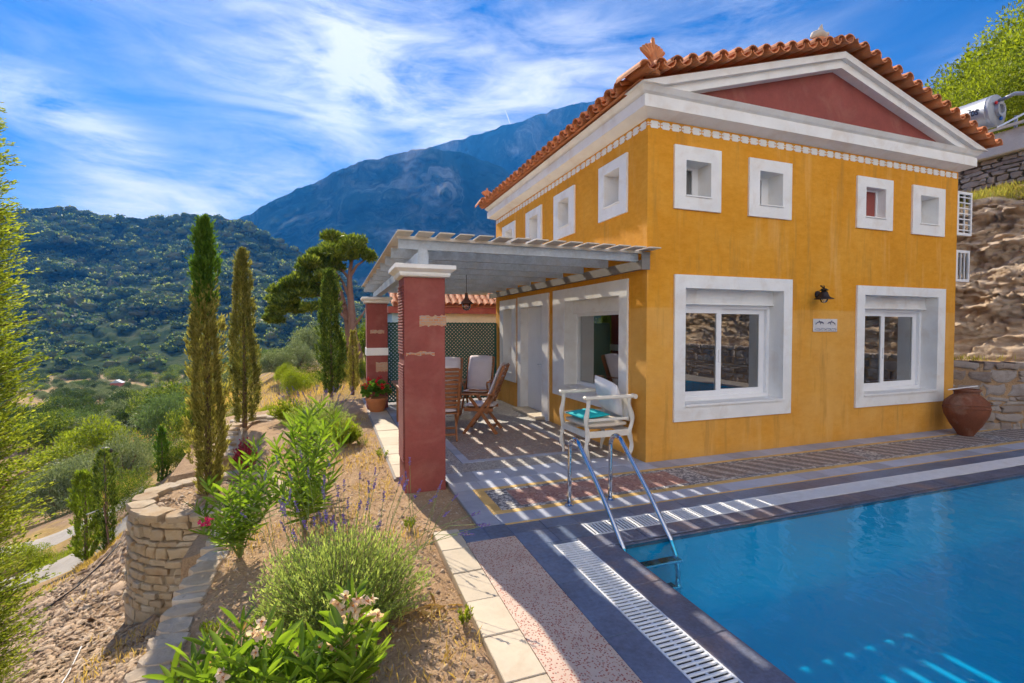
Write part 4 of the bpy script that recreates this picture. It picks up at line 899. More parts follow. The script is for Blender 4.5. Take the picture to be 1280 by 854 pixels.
# ================================================================== URN
ux, uy, _ = atz(1207, 544, 0); uy = min(uy, 4.80)
m_urn = mat('weathered brown clay', (.19, .060, .028), .75, .25, 5, .4, 30, .006, stain=(.42, .30, .22), stain_scale=3, stain_amt=.5)
ur = thing('clay_urn', 'large round brown clay urn standing at the right corner of the house', 'urn', (ux, uy, 0)); b = MB()
b.lathe([(r_*.76, z) for r_, z in [(.13, 0), (.16, .05), (.26, .17), (.36, .33), (.385, .44), (.36, .54), (.26, .62), (.20, .655), (.20, .69), (.235, .715), (.24, .735), (.21, .74), (.17, .70), (.17, .6), (0, .5)]], (ux, uy, 0), 40)
for zz, rr_ in ((.45, .292), (.50, .285)): b.lathe([(rr_-.006, zz-.008), (rr_+.006, zz), (rr_-.006, zz+.008)], (ux, uy, 0), 40)
b.build('body', m_urn, ur, smooth='auto')
b = MB(); pa, pb = Vector((ux-.42, uy+.02, .745)), Vector((ux+.48, uy+.10, .755)); b.tube([pa, pb], .010, 8); tag(b.build('white_pole', m_pvc, loc=tuple(pa)), 'thin white pole lying across the mouth of the clay urn', 'pole')
# ================================================================== POTTED GERANIUM
gx_, gy_, _ = atz(469, 515, 0); gy_ = 10.33; gx_ = .80
pt = thing('potted_geranium', 'red flowering geranium in a terracotta pot at the foot of the far pillar', 'potted plant', (gx_, gy_, 0)); b = MB()
b.lathe([(.13, .007), (.15, .04), (.205, .22), (.21, .235), (.225, .24), (.23, .29), (.205, .295), (.19, .27), (0, .26)], (gx_, gy_, 0), 28); b.build('pot', mat('orange terracotta pot', (.56, .20, .07), .75, .1, 6, .2, 60, .002), pt, smooth='auto')
n = 260; dd = sphere_pts(n); dd[:, 2] = np.abs(dd[:, 2])*1.0-.15; Pp = np.array([gx_-.02, gy_, .40])+dd*np.array([.27, .25, .24])*rg.uniform(.5, 1, (n, 1))
V, F = leaves(Pp, dd+rg.normal(size=(n, 3))*.5, .10, .11); link_mesh('foliage', V, F, leafmat('geranium leaf', (.05, .12, .02), (.16, .30, .04)), pt)
n = 9; dd = sphere_pts(n); dd[:, 2] = np.abs(dd[:, 2])+.3; fc = np.array([gx_-.02, gy_, .42])+dd/np.linalg.norm(dd, axis=1, keepdims=True)*np.array([.27, .25, .28])
q = np.repeat(fc, 22, 0)+rg.normal(size=(n*22, 3))*.022; V, F = leaves(q, sphere_pts(n*22), .035, .035); link_mesh('blossom', V, F, mat('scarlet petals', (.60, .01, .015), .6, .1), pt)
# ================================================================== NEIGHBOUR HOUSE behind the trellis
nb_ = thing('neighbour_house', 'blue and cream house with a tiled roof behind the green lattice screen', 'house', (4.2, 18, -.4)); b = MB()
b.m = 0; b.box(1.9, 3.6, 17.5, 22, -.8, 2.25); b.m = 1; b.box(3.6, 9.5, 17.52, 22, -.8, 2.25); b.build('wall', [mat('pale blue render', (.30, .45, .55), .8, .1, 3), mat('cream render', (.55, .50, .38), .8, .1, 3)], nb_)
b = MB(); b.box(1.75, 9.7, 17.35, 17.50, 2.25, 2.48); b.box(1.75, 1.9, 17.5, 22, 2.25, 2.48); b.build('fascia', m_red_p, nb_)
b = MB(); ea = Vector((0, 17.25, 2.50)); upd = Vector((0, .88, .47)).normalized(); nn2 = Vector((0, -.47, .88))
b.add([(1.9, 17.3, 2.48), (9.7, 17.3, 2.48), (9.7, 20.2, 4.03), (1.9, 20.2, 4.03)], [(0, 1, 2, 3)])
for i in range(32):
    for k in range(7):
        o_ = ea+upd*(.42*k)+nn2*.06; o_.x = 1.95+i*.24; shell(b, o_, upd+nn2*.05, nn2, .48, .12, .09, n=5)
b.build('roof', m_tile, nb_)
# ================================================================== GARDEN SOIL
def mksoil(name, cs, sc=6):
    m, t, p, out = newmat(name); v = t.pos()
    c = t.ramp(t.noise(sc*.35, 7, .7, v), [(.3, cs[0]), (.5, cs[1]), (.72, cs[2])]); c = t.mix(.45, c, t.ramp(t.noise(sc*8, 5, .7, v), [(.35, scl(cs[0], .7)), (.6, cs[2])]))
    setc(t, p, 'Base Color', c); p.inputs['Roughness'].default_value = .95; p.inputs['Specular IOR Level'].default_value = .1
    h = t.math('ADD', t.noise(sc*4, 8, .75, v), t.math('MULTIPLY', t.noise(sc*22, 4, .7, v), .4)); t.l(t.bump(h, .9, .025), p.inputs['Normal']); return m
m_soil = mksoil('dry garden soil', [(.34, .20, .11), (.47, .30, .165), (.57, .40, .25)])
def gardz(x, y):
    x = np.asarray(x, float); y = np.asarray(y, float)
    z = -.03-.36*np.clip((.55-x)/1.6, 0, 1)**1.15*np.clip((10-y)/3, .35, 1)-.12*np.clip((x+1.1)*-1, 0, 1.3)
    P = np.stack([x, y, x*0], -1); z = z+fbm(P*1.3, 3, 41)*.03+fbm(P*7, 4, 43)*.014*np.clip((.72-x)*5+.3, .3, 1)
    lim = np.where(y < 5.2, -1.13, np.where(y < 8.1, -1.35, np.where(y < 9.9, -2.25, -2.4)))
    z = np.where(x < lim, z-1.2*np.clip((lim-x)/.06, 0, 1), z); z = np.where(y > 12.6, z-1.5*np.clip((y-12.6)/.3, 0, 1), z)
    return z
xs = np.concatenate([np.linspace(-2.5, -1.05, 60), np.linspace(-1.04, 1.17, 150)]); ys = np.concatenate([np.linspace(-3, 1, 20)[:-1], np.linspace(1, 6.5, 330), np.linspace(6.55, 13, 170)]); X, Y = np.meshgrid(xs, ys)
Zz = gardz(X, Y); Zz = np.where((X > .74) & (Y < 4.0), -.12, Zz); Zz = np.where((X > .72) & (X <= .745), np.minimum(Zz, -.01), Zz); Zz = np.where((X > .66) & (Y > 5.7), -.12, Zz)
tag(link_mesh('garden_soil', np.stack([X, Y, Zz], -1).reshape(-1, 3), gridfaces(len(ys), len(xs)), m_soil, smooth=True), kind='structure')

# ================================================================== MASONRY
def stonemat(name, cs, isl=.3, sc=4):
    m, t, p, out = newmat(name); v = t.pos(); ri = t.n('ShaderNodeNewGeometry').outputs['Random Per Island']
    c = t.ramp(ri, [(0, cs[0]), (.35, cs[1]), (.65, cs[2]), (1, cs[3])]); c = t.mix(.55, c, t.ramp(t.noise(sc, 7, .7, v), [(.3, cs[0]), (.5, cs[2]), (.7, cs[3])]))
    c = t.mix(t.ramp(t.noise(sc*2.2, 5, .7, v), [(.58, 0.), (.72, .6)]), c, scl(cs[0], .6)); setc(t, p, 'Base Color', c); p.inputs['Roughness'].default_value = .9; p.inputs['Specular IOR Level'].default_value = .2
    h = t.math('ADD', t.noise(sc*5, 8, .75, v), t.math('MULTIPLY', t.noise(sc*25, 3, .6, v), .3)); t.l(t.bump(h, .8, .02), p.inputs['Normal']); return m
m_stone = stonemat('warm limestone', [(.34, .21, .11), (.48, .33, .18), (.52, .41, .28), (.50, .45, .38)])
m_stone2 = stonemat('grey brown schist', [(.15, .10, .075), (.30, .22, .16), (.36, .31, .28), (.47, .41, .35)])
m_mort = mat('pale mortar', (.34, .27, .19), .95, .2, 12, .6, 60, .008)
def stone(b, M_, L_, D__, H_, r2, jit=.12, bulge=.10):
    """irregular block: local x=length, y=outward depth (front at +D/2), z=height"""
    e = min(L_, H_)*.16; pts = []
    def J(a): return a*(1+r2.uniform(-jit, jit)*.3)
    c8 = [(-1, -1), (-.35, -1.03), (.4, -.98), (1, -1), (1.02, 0), (1, 1), (.3, 1.03), (-.4, .98), (-1, 1), (-1.02, 0)]
    out_, fr, fr2 = [], [], []
    for (a, c_) in c8:
        a2, c2 = a*(1+r2.uniform(-jit, jit*.3)), c_*(1+r2.uniform(-jit, jit*.3))
        out_.append((a2*L_/2, c2*H_/2)); fr.append((a2*(L_/2-e*.35), c2*(H_/2-e*.35))); fr2.append((a2*(L_/2-e*1.5), c2*(H_/2-e*1.5)))
    n = len(c8); yf = D__/2+r2.uniform(-.02, .02); V_ = [M_@Vector((a, -D__/2, c_)) for a, c_ in out_]+[M_@Vector((a, yf-e*.8, c_)) for a, c_ in out_]+[M_@Vector((a, yf-e*.25, c_)) for a, c_ in fr]+[M_@Vector((a, yf+r2.uniform(-.3, .6)*e*bulge, c_)) for a, c_ in fr2]+[M_@Vector((r2.uniform(-.2, .2)*L_, yf+e*bulge*.5, r2.uniform(-.1, .1)*H_))]
    fs = [tuple(range(n))]
    for r_ in range(3): fs += [(r_*n+k, r_*n+(k+1) % n, (r_+1)*n+(k+1) % n, (r_+1)*n+k) for k in range(n)]
    fs += [(3*n+k, 3*n+(k+1) % n, 4*n) for k in range(n)]
    b.add([tuple(v_) for v_ in V_], fs)
def masonry(b, path, zb, zt, hs, ls, th, seed, gap=.012, batter=0, centre=None, jit=.12, ztf=None):
    """coursed rubble along a polyline; outward = right-hand side of the direction of travel"""
    r2 = random.Random(seed); P = [Vector((p[0], p[1], 0)) for p in path]; seg = [(P[i+1]-P[i]).length for i in range(len(P)-1)]; tot = sum(seg)
    def pt(s):
        s = max(0, min(tot-1e-6, s))
        for i, L_ in enumerate(seg):
            if s <= L_: return P[i]+(P[i+1]-P[i])*(s/L_), (P[i+1]-P[i]).normalized()
            s -= L_
        return P[-1], (P[-1]-P[-2]).normalized()
    z = zb
    while z < zt-.02:
        h_ = min(r2.uniform(*hs), zt-z)
        if zt-z-h_ < hs[0]*.6: h_ = zt-z
        s = -r2.uniform(0, ls[0]*.5)
        while s < tot-.03:
            L_ = r2.uniform(*ls); e = min(s+L_, tot+.0); s0 = max(s, 0)
            if e-s0 < .05: s += L_; continue
            c_, d = pt((s0+e)/2); top = ztf(c_.x, c_.y) if ztf else zt
            if z+h_ <= top+.03:
                o_ = Vector((d.y, -d.x, 0)); off = batter*(zt-z)
                split = h_ > hs[1]*.7 and r2.random() < .18
                for (zz, hh) in (((z, h_*.5), (z+h_*.5, h_*.5)) if split else ((z, h_),)):
                    cc_ = c_+o_*(off-th/2+r2.uniform(-.008, .008)); M_ = Matrix(((d.x, o_.x, 0, cc_.x), (d.y, o_.y, 0, cc_.y), (0, 0, 1, zz+hh/2), (0, 0, 0, 1)))@Matrix.Rotation(r2.uniform(-.03, .03)*(1+max(0, jit-.15)*9), 4, 'Y')
                    stone(b, M_, e-s0-gap, th, hh-gap, r2, jit)
            s += L_
        z += h_
def slabtops(b, cells, seed):
    r2 = random.Random(seed)
    for (x, y, z, rx, ry, rot, h_) in cells:
        n = 9; ring_ = []; 
        for k in range(n):
            a = 2*PI*k/n; q = 1+r2.uniform(-.16, .12); sq = 1/max(abs(math.cos(a)), abs(math.sin(a)))**.55
            ex, ey = rx*q*sq*math.cos(a), ry*q*sq*math.sin(a); ring_.append((ex*math.cos(rot)-ey*math.sin(rot), ex*math.sin(rot)+ey*math.cos(rot)))
        vs = [(x+a, y+c_, z) for a, c_ in ring_]+[(x+a, y+c_, z+h_*.7) for a, c_ in ring_]+[(x+a*.93, y+c_*.93, z+h_+r2.uniform(-.006, .006)) for a, c_ in ring_]+[(x, y, z+h_+r2.uniform(-.004, .008))]
        fs = [tuple(range(n-1, -1, -1))]+[(r_*n+k, r_*n+(k+1) % n, (r_+1)*n+(k+1) % n, (r_+1)*n+k) for r_ in (0, 1) for k in range(n)]+[(2*n+k, 2*n+(k+1) % n, 3*n) for k in range(n)]
        b.add(vs, fs)
# round planter tower
tc = (-1.36, 6.83); TR = .86; TZ = -.30
tw = thing('stone_planter', 'round dry stone retaining wall filled with soil around the tall left cypress', 'stone wall', (tc[0], tc[1], -1.6)); b = MB()
ringp = [(tc[0]+TR*math.cos(a), tc[1]+TR*math.sin(a)) for a in np.linspace(R(-60), R(-60)+2*PI, 49)][::1]
ringp = [(tc[0]+TR*math.cos(a), tc[1]+TR*math.sin(a)) for a in np.linspace(0, 2*PI, 49)]
masonry(b, ringp, -2.0, TZ-.04, (.055, .15), (.09, .32), .22, 5, batter=.06, gap=.008, jit=.26)
b.build('wall', m_stone, tw)
b = MB(); b.lathe([(TR-.04+.15, -2.0), (TR-.06, TZ-.05), (TR-.24, TZ-.05), (TR-.26, TZ-.3)], (tc[0], tc[1], 0), 40); b.build('mortar', m_mort, tw, smooth=True)
b = MB(); cells = []
for k in range(20):
    a = 2*PI*k/20+rnd.uniform(-.04, .04); cells.append((tc[0]+(TR-.10)*math.cos(a), tc[1]+(TR-.10)*math.sin(a), TZ-.045, .155, .135, a+PI/2, .05+rnd.uniform(0, .02)))
slabtops(b, cells, 9); b.build('capstones', m_stone, tw)
nr, nt_ = 16, 48; rs = np.linspace(0.02, TR-.15, nr); ts = np.linspace(0, 2*PI, nt_+1)[:-1]; RS, TS = np.meshgrid(rs, ts, indexing='ij'); sx_, sy_ = tc[0]+RS*np.cos(TS), tc[1]+RS*np.sin(TS)
sz_ = TZ-.06+fbm(np.stack([sx_*3, sy_*3, sx_*0], -1), 4, 9)*.05+.05*(1-RS/TR); link_mesh('soil', np.stack([sx_, sy_, sz_], -1).reshape(-1, 3), gridfaces(nr, nt_, True), m_soil, tw, smooth=True)
# low stone edge running to the viewer
eg = thing('stone_edging', 'low edge of flat weathered stones between the planting bed and the rubble slope', 'stone edging', (-1.1, 4, -.9)); b = MB()
edgep = [(-1.20, 6.0), (-1.16, 5.2), (-1.14, 4.2), (-1.15, 3.2), (-1.18, 2.0), (-1.22, .6)]
masonry(b, edgep, -1.5, -.40, (.10, .2), (.2, .45), .2, 15, batter=.05)
y = 5.95; cells = []
while y > .6:
    L_ = rnd.uniform(.10, .26); x = float(np.interp(y-L_/2, [.6, 2, 3.2, 4.2, 5.2, 6.0], [-1.12, -1.09, -1.06, -1.05, -1.06, -1.10])); cells.append((x+rnd.uniform(-.015, .015), y-L_/2, -.41+rnd.uniform(-.01, .012), .125, L_*.46, rnd.uniform(-.15, .15), .06)); y -= L_*.93
slabtops(b, cells, 19); b.build('stones', stonemat('pale weathered schist', [(.38, .28, .19), (.48, .37, .26), (.54, .44, .33), (.58, .50, .41)]), eg)
# second curved terrace wall farther back
w2 = thing('terrace_wall', 'pale stone terrace wall behind the tall cypresses, beyond the round planter', 'stone wall', (-2.0, 9.0, -.9)); b = MB()
p2 = [atz(*q_, -.2)[:2] for q_ in ((356, 526), (325, 524), (300, 529), (286, 542), (280, 558), (278, 574))]
masonry(b, p2, -1.3, -.16, (.12, .2), (.22, .45), .24, 25, batter=.06); cells = [(float(np.interp(s, range(6), [q[0] for q in p2])), float(np.interp(s, range(6), [q[1] for q in p2])), -.17, .17, .15, s, .05) for s in np.linspace(0, 5, 13)]; slabtops(b, cells, 29); b.build('stones', m_stone, w2)
# rocks at right : stone wall, rock face, upper wall, ledge
rw = thing('rubble_wall', 'low rubble stone wall right of the house at the foot of the rock face', 'stone wall', (11.5, 4.8, 0)); b = MB()
masonry(b, [(9.93, 7.5), (10.0, 5.45), (10.25, 5.02), (11.4, 4.60), (13.0, 4.0), (14.2, 1.0), (14.4, -6)][::-1] if False else [(10.0, 8.0), (10.0, 5.5), (10.3, 5.02), (11.3, 4.62), (11.7, 3.0), (12.1, 0), (12.6, -6)], -.2, 1.14, (.06, .24), (.10, .55), .3, 35, gap=.006, jit=.40)
b.build('stones', m_stone2, rw)
b = MB(); pm = [(10.0, 8.0), (10.0, 5.5), (10.3, 5.02), (11.3, 4.62), (11.7, 3.0), (12.1, 0), (12.6, -6)]
for (xa, ya), (xb, yb) in zip(pm, pm[1:]):
    d = Vector((xb-xa, yb-ya, 0)).normalized(); nrm = Vector((-d.y, d.x, 0))*.03
    q1, q2 = Vector((xa, ya, 0))+nrm, Vector((xb, yb, 0))+nrm; far_ = nrm.normalized()*2.2
    b.quad((q1.x, q1.y, -.2), (q2.x, q2.y, -.2), (q2.x, q2.y, 1.10), (q1.x, q1.y, 1.10)); b.quad((q1.x, q1.y, 1.10), (q2.x, q2.y, 1.10), (q2.x+far_.x, q2.y+far_.y, 1.13), (q1.x+far_.x, q1.y+far_.y, 1.13))
b.build('mortar', m_soil, rw, fixn=False)
m, t, p, out = newmat('schist rock face'); v = t.pos(rot=(R(12), R(-28), 0))
mp_ = t.n('ShaderNodeMapping'); mp_.inputs['Scale'].default_value = (1, 1, 4.5); t.l(v, mp_.inputs[0])
c = t.ramp(t.noise(.9, 9, .72, mp_.outputs[0], .4), [(.28, (.26, .17, .11)), (.45, (.45, .32, .21)), (.6, (.60, .47, .34)), (.75, (.48, .44, .39))])
c = t.mix(t.ramp(t.noise(.5, 6, .7, t.pos()), [(.55, 0.), (.7, .7)]), c, (.50, .32, .14)); setc(t, p, 'Base Color', c); p.inputs['Roughness'].default_value = .85
h = t.math('ADD', t.noise(3, 9, .75, mp_.outputs[0], .5), t.math('MULTIPLY', t.noise(14, 6, .7, mp_.outputs[0]), .3)); t.l(t.bump(h, 1, .035), p.inputs['Normal']); M_rock = m
rp = [(10.2, 12.5), (10.5, 9.4), (11.0, 7.3), (11.5, 5.5), (11.95, 3.5), (12.4, 1), (12.9, -2), (13.1, -4), (12.0, -7.5), (8.5, -10), (4, -12), (0, -13)]
ns_, nh = 620, 150; S = np.linspace(0, len(rp)-1, ns_); rp_ = np.array(rp); bx = np.interp(S, range(len(rp)), rp_[:, 0]); by = np.interp(S, range(len(rp)), rp_[:, 1])
for _ in range(25): bx[1:-1] = (bx[:-2]+bx[2:]+bx[1:-1]*2)/4; by[1:-1] = (by[:-2]+by[2:]+by[1:-1]*2)/4
tx, ty = np.gradient(bx), np.gradient(by); ll = np.hypot(tx, ty); nx_, ny_ = -ty/ll, tx/ll       # pointing away from the terrace
nx_, ny_ = np.where(True, nx_, nx_), ny_
Hh = np.linspace(0, 1, nh)[:, None]; topz = 4.75+.25*fbm(np.stack([bx, by, bx*0], -1)*.6, 3, 71); topz = topz[None]
topz = topz-.30; zz = 1.05+(topz-1.05)*np.clip(Hh/.72, 0, 1)+np.clip((Hh-.72)/.28, 0, 1)*.75; lean = 2.1*np.clip(Hh/.72, 0, 1)**1.05+np.clip((Hh-.72)/.28, 0, 1)*1.6
px_ = bx[None]+nx_[None]*lean; py_ = by[None]+ny_[None]*lean
# strata: displaced outward along tilted bedding planes
Q = np.stack([px_, py_, zz], -1); rot_ = np.array([[.88, 0, .47], [0, 1, 0], [-.47, 0, .88]]); Qr = Q@rot_.T
disp = fbm(Qr*np.array([.8, .8, 2.8]), 5, 81, .6, True)*.46+fbm(Qr*np.array([2.2, 2.2, 8]), 4, 91, .6, True)*.22+fbm(Qr*np.array([7, 7, 26]), 3, 93, .6, True)*.05+fbm(Q*.5, 2, 95)*.25
hb_ = Qr[..., 2]*3.6+fbm(Q*.9, 3, 55)*1.6; sw_ = hb_-np.floor(hb_); hb2 = Qr[..., 2]*11+fbm(Q*2.5, 3, 57)*2; sw2 = hb2-np.floor(hb2); disp = disp*.75+(sw_**1.6)*.20+(sw2**1.5)*.10-.1
fade = np.where(Hh < .74, np.clip(.25+Hh*3, 0, 1), .35); px_ = px_-nx_[None]*disp*fade; py_ = py_-ny_[None]*disp*fade; zz = zz+fbm(Q*1.7, 4, 99)*.12*np.where(Hh > .05, 1, 0)
lowr = Hh < .02; zz = np.where(lowr, -.2, zz)
RV = np.stack([px_, py_, zz], -1); o = link_mesh('rock_face', RV.reshape(-1, 3), gridfaces(nh, ns_), M_rock, smooth=False); tag(o, kind='structure')
# upper dry stone wall, concrete ledge, solar heater
uw = thing('upper_stone_wall', 'dark dry stone wall below the concrete ledge at the upper right', 'stone wall', (12.6, 7, 4.9)); b = MB()
LX = at(1280, 185, 10.6)[0]; LB = at(1280, 187, 10.6)[2]
masonry(b, [(LX+.06, 13.5), (LX+.06, 2.0)], LB-.66, LB, (.07, .19), (.10, .42), .35, 45, jit=.42, gap=.004); b.build('stones', m_stone2, uw)

b = MB(); LT = LB+.50; b.box(LX-.10, LX+1.8, 2.0, 14, LB, LT, .02); tag(b.build('concrete_ledge', mat('weathered lime wash', (.60, .55, .50), .85, .12, 3, .5, 25, .01, stain=(.36, .28, .24), stain_scale=2.5, stain_amt=.7), loc=(LX, 7, 5.4)), 'weathered whitish concrete ledge along the top of the upper stone wall', 'ledge')
te = at(1249, 137, 11.2); tank_y0 = te[1]; TX, TZc = te[0], te[2]; TRd = .355
sh = thing('solar_water_heater', 'silver solar water heater tank above slanted white collectors at the upper right', 'water heater', (TX, tank_y0+.8, LT))
m_alu = mat('brushed aluminium jacket', (.33, .35, .40), .5, .06, 3, metal=.45); b = MB()
b.lathe([(0, .0), (.10, .0), (.105, -.05), (.16, -.055), (.17, .01), (.25, .015), (TRd, .04), (TRd, .10), (TRd+.008, .11), (TRd, .125), (TRd, 1.62), (.24, 1.66), (0, 1.67)], (TX, tank_y0, TZc), 36, 'y'); b.build('tank', m_alu, sh, smooth='auto')
b = MB(); b.lathe([(0, -.075), (.035, -.07), (.035, -.04)], (TX-.17, tank_y0+.03, TZc+.12), 10, 'y'); b.build('valve', mat('red plastic', (.6, .02, .02), .4), sh)
b = MB(); b.lathe([(0, -.07), (.04, -.065), (.04, -.03)], (TX+.05, tank_y0+.03, TZc-.20), 10, 'y'); b.build('valve', mat('blue plastic', (.02, .12, .5), .4), sh)
b = MB(); b.tube([(TX, tank_y0, TZc+.2), (TX+.05, tank_y0-.25, TZc+.26), (TX+.15, tank_y0-.55, TZc+.15), (TX+.25, tank_y0-.9, TZc-.2), (TX+.3, tank_y0-1.1, TZc-.5)], .04, 10); b.build('pipe', m_alu, sh, smooth=True)
b = MB(); b.add([(TX-.50, 3.0, LT+.02), (TX-.50, tank_y0+2.6, LT+.02), (TX+.05, tank_y0+2.6, TZc-.46), (TX+.05, 3.0, TZc-.46), (TX-.52, 3.0, LT+.07), (TX-.52, tank_y0+2.6, LT+.07), (TX+.03, tank_y0+2.6, TZc-.41), (TX+.03, 3.0, TZc-.41)], [(0, 1, 2, 3), (4, 7, 6, 5), (0, 4, 5, 1), (3, 2, 6, 7), (0, 3, 7, 4), (1, 5, 6, 2)])
b.build('collector', mat('white insulating sheet', (.68, .66, .62), .6, .06, 4), sh)
m_brk = mat('steel bracket', (.30, .33, .42), .4, .1, 5, metal=.6)
for yy in (tank_y0-.15, tank_y0+1.45): b = MB(); b.bar((TX-.40, yy, LT+.08), (TX+.30, yy, TZc-.32), .05, .06, (0, 1, 0)); b.bar((TX+.33, yy, LT), (TX+.33, yy, TZc-.15), .05, .05, (0, 1, 0)); b.build('stand', m_brk, sh)
b = MB(); b.bar((TX-.45, tank_y0-.2, LT+.1), (TX+.3, tank_y0-.75, TZc-.05), .06, .04); b.build('brace', m_brk, sh)
# lettering on the jacket, wrapped round the cylinder
cu_ = bpy.data.curves.new('lettering', 'FONT'); cu_.body = 'aelios'; cu_.size = .27; cu_.extrude = .002; cu_.offset = .006; ob_ = bpy.data.objects.new('tmp', cu_); COL.objects.link(ob_); bpy.context.view_layer.update(); dg = bpy.context.evaluated_depsgraph_get(); me_ = bpy.data.meshes.new_from_object(ob_.evaluated_get(dg)); bpy.data.objects.remove(ob_)
vs = []
for v_ in me_.vertices:
    # text runs towards the viewer end; reading direction = -Y, up = round the jacket
    a = PI*.985-(v_.co.y-.07)/TRd*-1*-1; a = PI*1.04-(v_.co.y-.03)/TRd; yy = tank_y0+.58-v_.co.x*.60; rr_ = TRd+.003+v_.co.z
    vs.append((TX+rr_*math.cos(a), yy, TZc+rr_*math.sin(a)))
link_mesh('lettering', vs, [tuple(p_.vertices) for p_ in me_.polygons], mat('dark navy paint', (.02, .025, .06), .5, .05), sh)

# ================================================================== LOOSE STONES
def shards(name, n, fn, smin, smax, flatk, mt, seed, kind='stuff', power=2.2, tilt=.35):
    r_ = np.random.default_rng(seed); P, N_ = fn(n, r_); n = len(P); s = smin+(smax-smin)*r_.random(n)**power
    k = 6; a = np.linspace(0, 2*PI, k+1)[:-1][None]+r_.uniform(-.3, .3, (n, k)); rad = s[:, None]*r_.uniform(.6, 1.1, (n, k)); el = r_.uniform(.5, 1, n)[:, None]
    lx_, ly_ = np.cos(a)*rad, np.sin(a)*rad*el; h = s*flatk*r_.uniform(.5, 1.3, n)
    yaw = r_.uniform(0, 2*PI, n)[:, None]; cx, cy = lx_*np.cos(yaw)-ly_*np.sin(yaw), lx_*np.sin(yaw)+ly_*np.cos(yaw)
    tl = r_.normal(size=(n, 2))*tilt; zt = cx*tl[:, :1]+cy*tl[:, 1:]
    zt += -(cx*N_[:, :1]+cy*N_[:, 1:2])/np.maximum(N_[:, 2:3], .3)
    B = np.stack([cx+P[:, :1], cy+P[:, 1:2], zt+P[:, 2:3]-h[:, None]*.4], -1); T = np.stack([cx*.86+P[:, :1], cy*.86+P[:, 1:2], zt+P[:, 2:3]+h[:, None]*.6+r_.uniform(-.15, .15, (n, k))*h[:, None]], -1)
    V = np.concatenate([B, T], 1).reshape(-1, 3); base = np.arange(n)[:, None]*2*k
    F4 = np.concatenate([base+np.array([j, (j+1) % k, (j+1) % k+k, j+k]) for j in range(k)]); Ft = np.concatenate([base+np.array([k, k+1, k+2, k+3]), base+np.array([k, k+3, k+4, k+5])])
    return tag(link_mesh(name, V, np.concatenate([F4, Ft]), mt), kind=kind)
def normals(f, x, y, e=.05):
    zx, zy = (f(x+e, y)-f(x-e, y))/(2*e), (f(x, y+e)-f(x, y-e))/(2*e); N_ = np.stack([-zx, -zy, np.ones_like(zx)], -1); return N_/np.linalg.norm(N_, axis=1, keepdims=True)
def slope_pts(n, r_):
    t_ = r_.uniform(3.0, 9.5, n); px = r_.uniform(-60, 260, n); d = _f[None]+((px-640)/FPX)[:, None]*_r; x, y = d[:, 0]*t_, d[:, 1]*t_; x += r_.uniform(-.3, .3, n); y += r_.uniform(-.3, .3, n)
    k = (np.hypot(x-tc[0], y-tc[1]) > TR+.12) & (x < -1.3) & (np.hypot(x, y) < 10); x, y = x[k], y[k]; return np.stack([x, y, ground(x, y)], -1), normals(ground, x, y)
m_shard = stonemat('slate shards', [(.24, .15, .10), (.40, .27, .17), (.50, .36, .24), (.52, .43, .33)])
shards('slate_rubble', 26000, slope_pts, .008, .065, .22, m_shard, 3)
shards('slate_rubble', 260, slope_pts, .07, .17, .16, m_shard, 4, power=1.5, tilt=.2)
def gard_pts(n, r_):
    x = r_.uniform(-1.0, .72, n); y = 1.2+r_.random(n)**1.4*9; k = ~((x > .6) & (y > 5.3)); x, y = x[k], y[k]; return np.stack([x, y, gardz(x, y)], -1), normals(gardz, x, y)
shards('garden_pebbles', 9000, gard_pts, .004, .026, .6, m_shard, 5, power=3)
def gard2(n, r_):
    x = r_.uniform(.60, 1.13, n); y = r_.uniform(4.05, 5.15, n); return np.stack([x, y, gardz(x, y)], -1), normals(gardz, x, y)
shards('garden_pebbles', 600, gard2, .004, .018, .6, m_shard, 6, power=3)
def tow(n, r_):
    a = r_.uniform(0, 2*PI, n); q = np.sqrt(r_.random(n))*(TR-.25); x, y = tc[0]+q*np.cos(a), tc[1]+q*np.sin(a); return np.stack([x, y, x*0+TZ-.03], -1), np.tile([0, 0, 1.], (n, 1))
shards('garden_pebbles', 700, tow, .01, .05, .4, m_shard, 7)
# black irrigation hose and a pale one on the slope
def hose(label, pts, rad, mt):
    P = [(x, y, float(ground(x, y))+rad+.03) for x, y in pts]; b = MB(); b.tube(P, rad, 6); return tag(b.build('garden_hose', mt, loc=P[0], smooth=True), label, 'hose')
m_blk = mat('black rubber', (.02, .02, .022), .6, .1)
hose('thin pale hose lying on the rubble slope below the round stone planter', [at(q[0], q[1], q[2])[:2] for q in ((70, 870, 3.8), (85, 840, 4.1), (92, 815, 4.4), (101, 785, 4.9))], .006, m_pvc)
hose('black irrigation hose crossing the rubble slope toward the round planter', [at(q[0], q[1], q[2])[:2] for q in ((60, 765, 6.2), (95, 745, 6.6), (125, 725, 7.0), (152, 702, 7.3))], .010, m_blk)

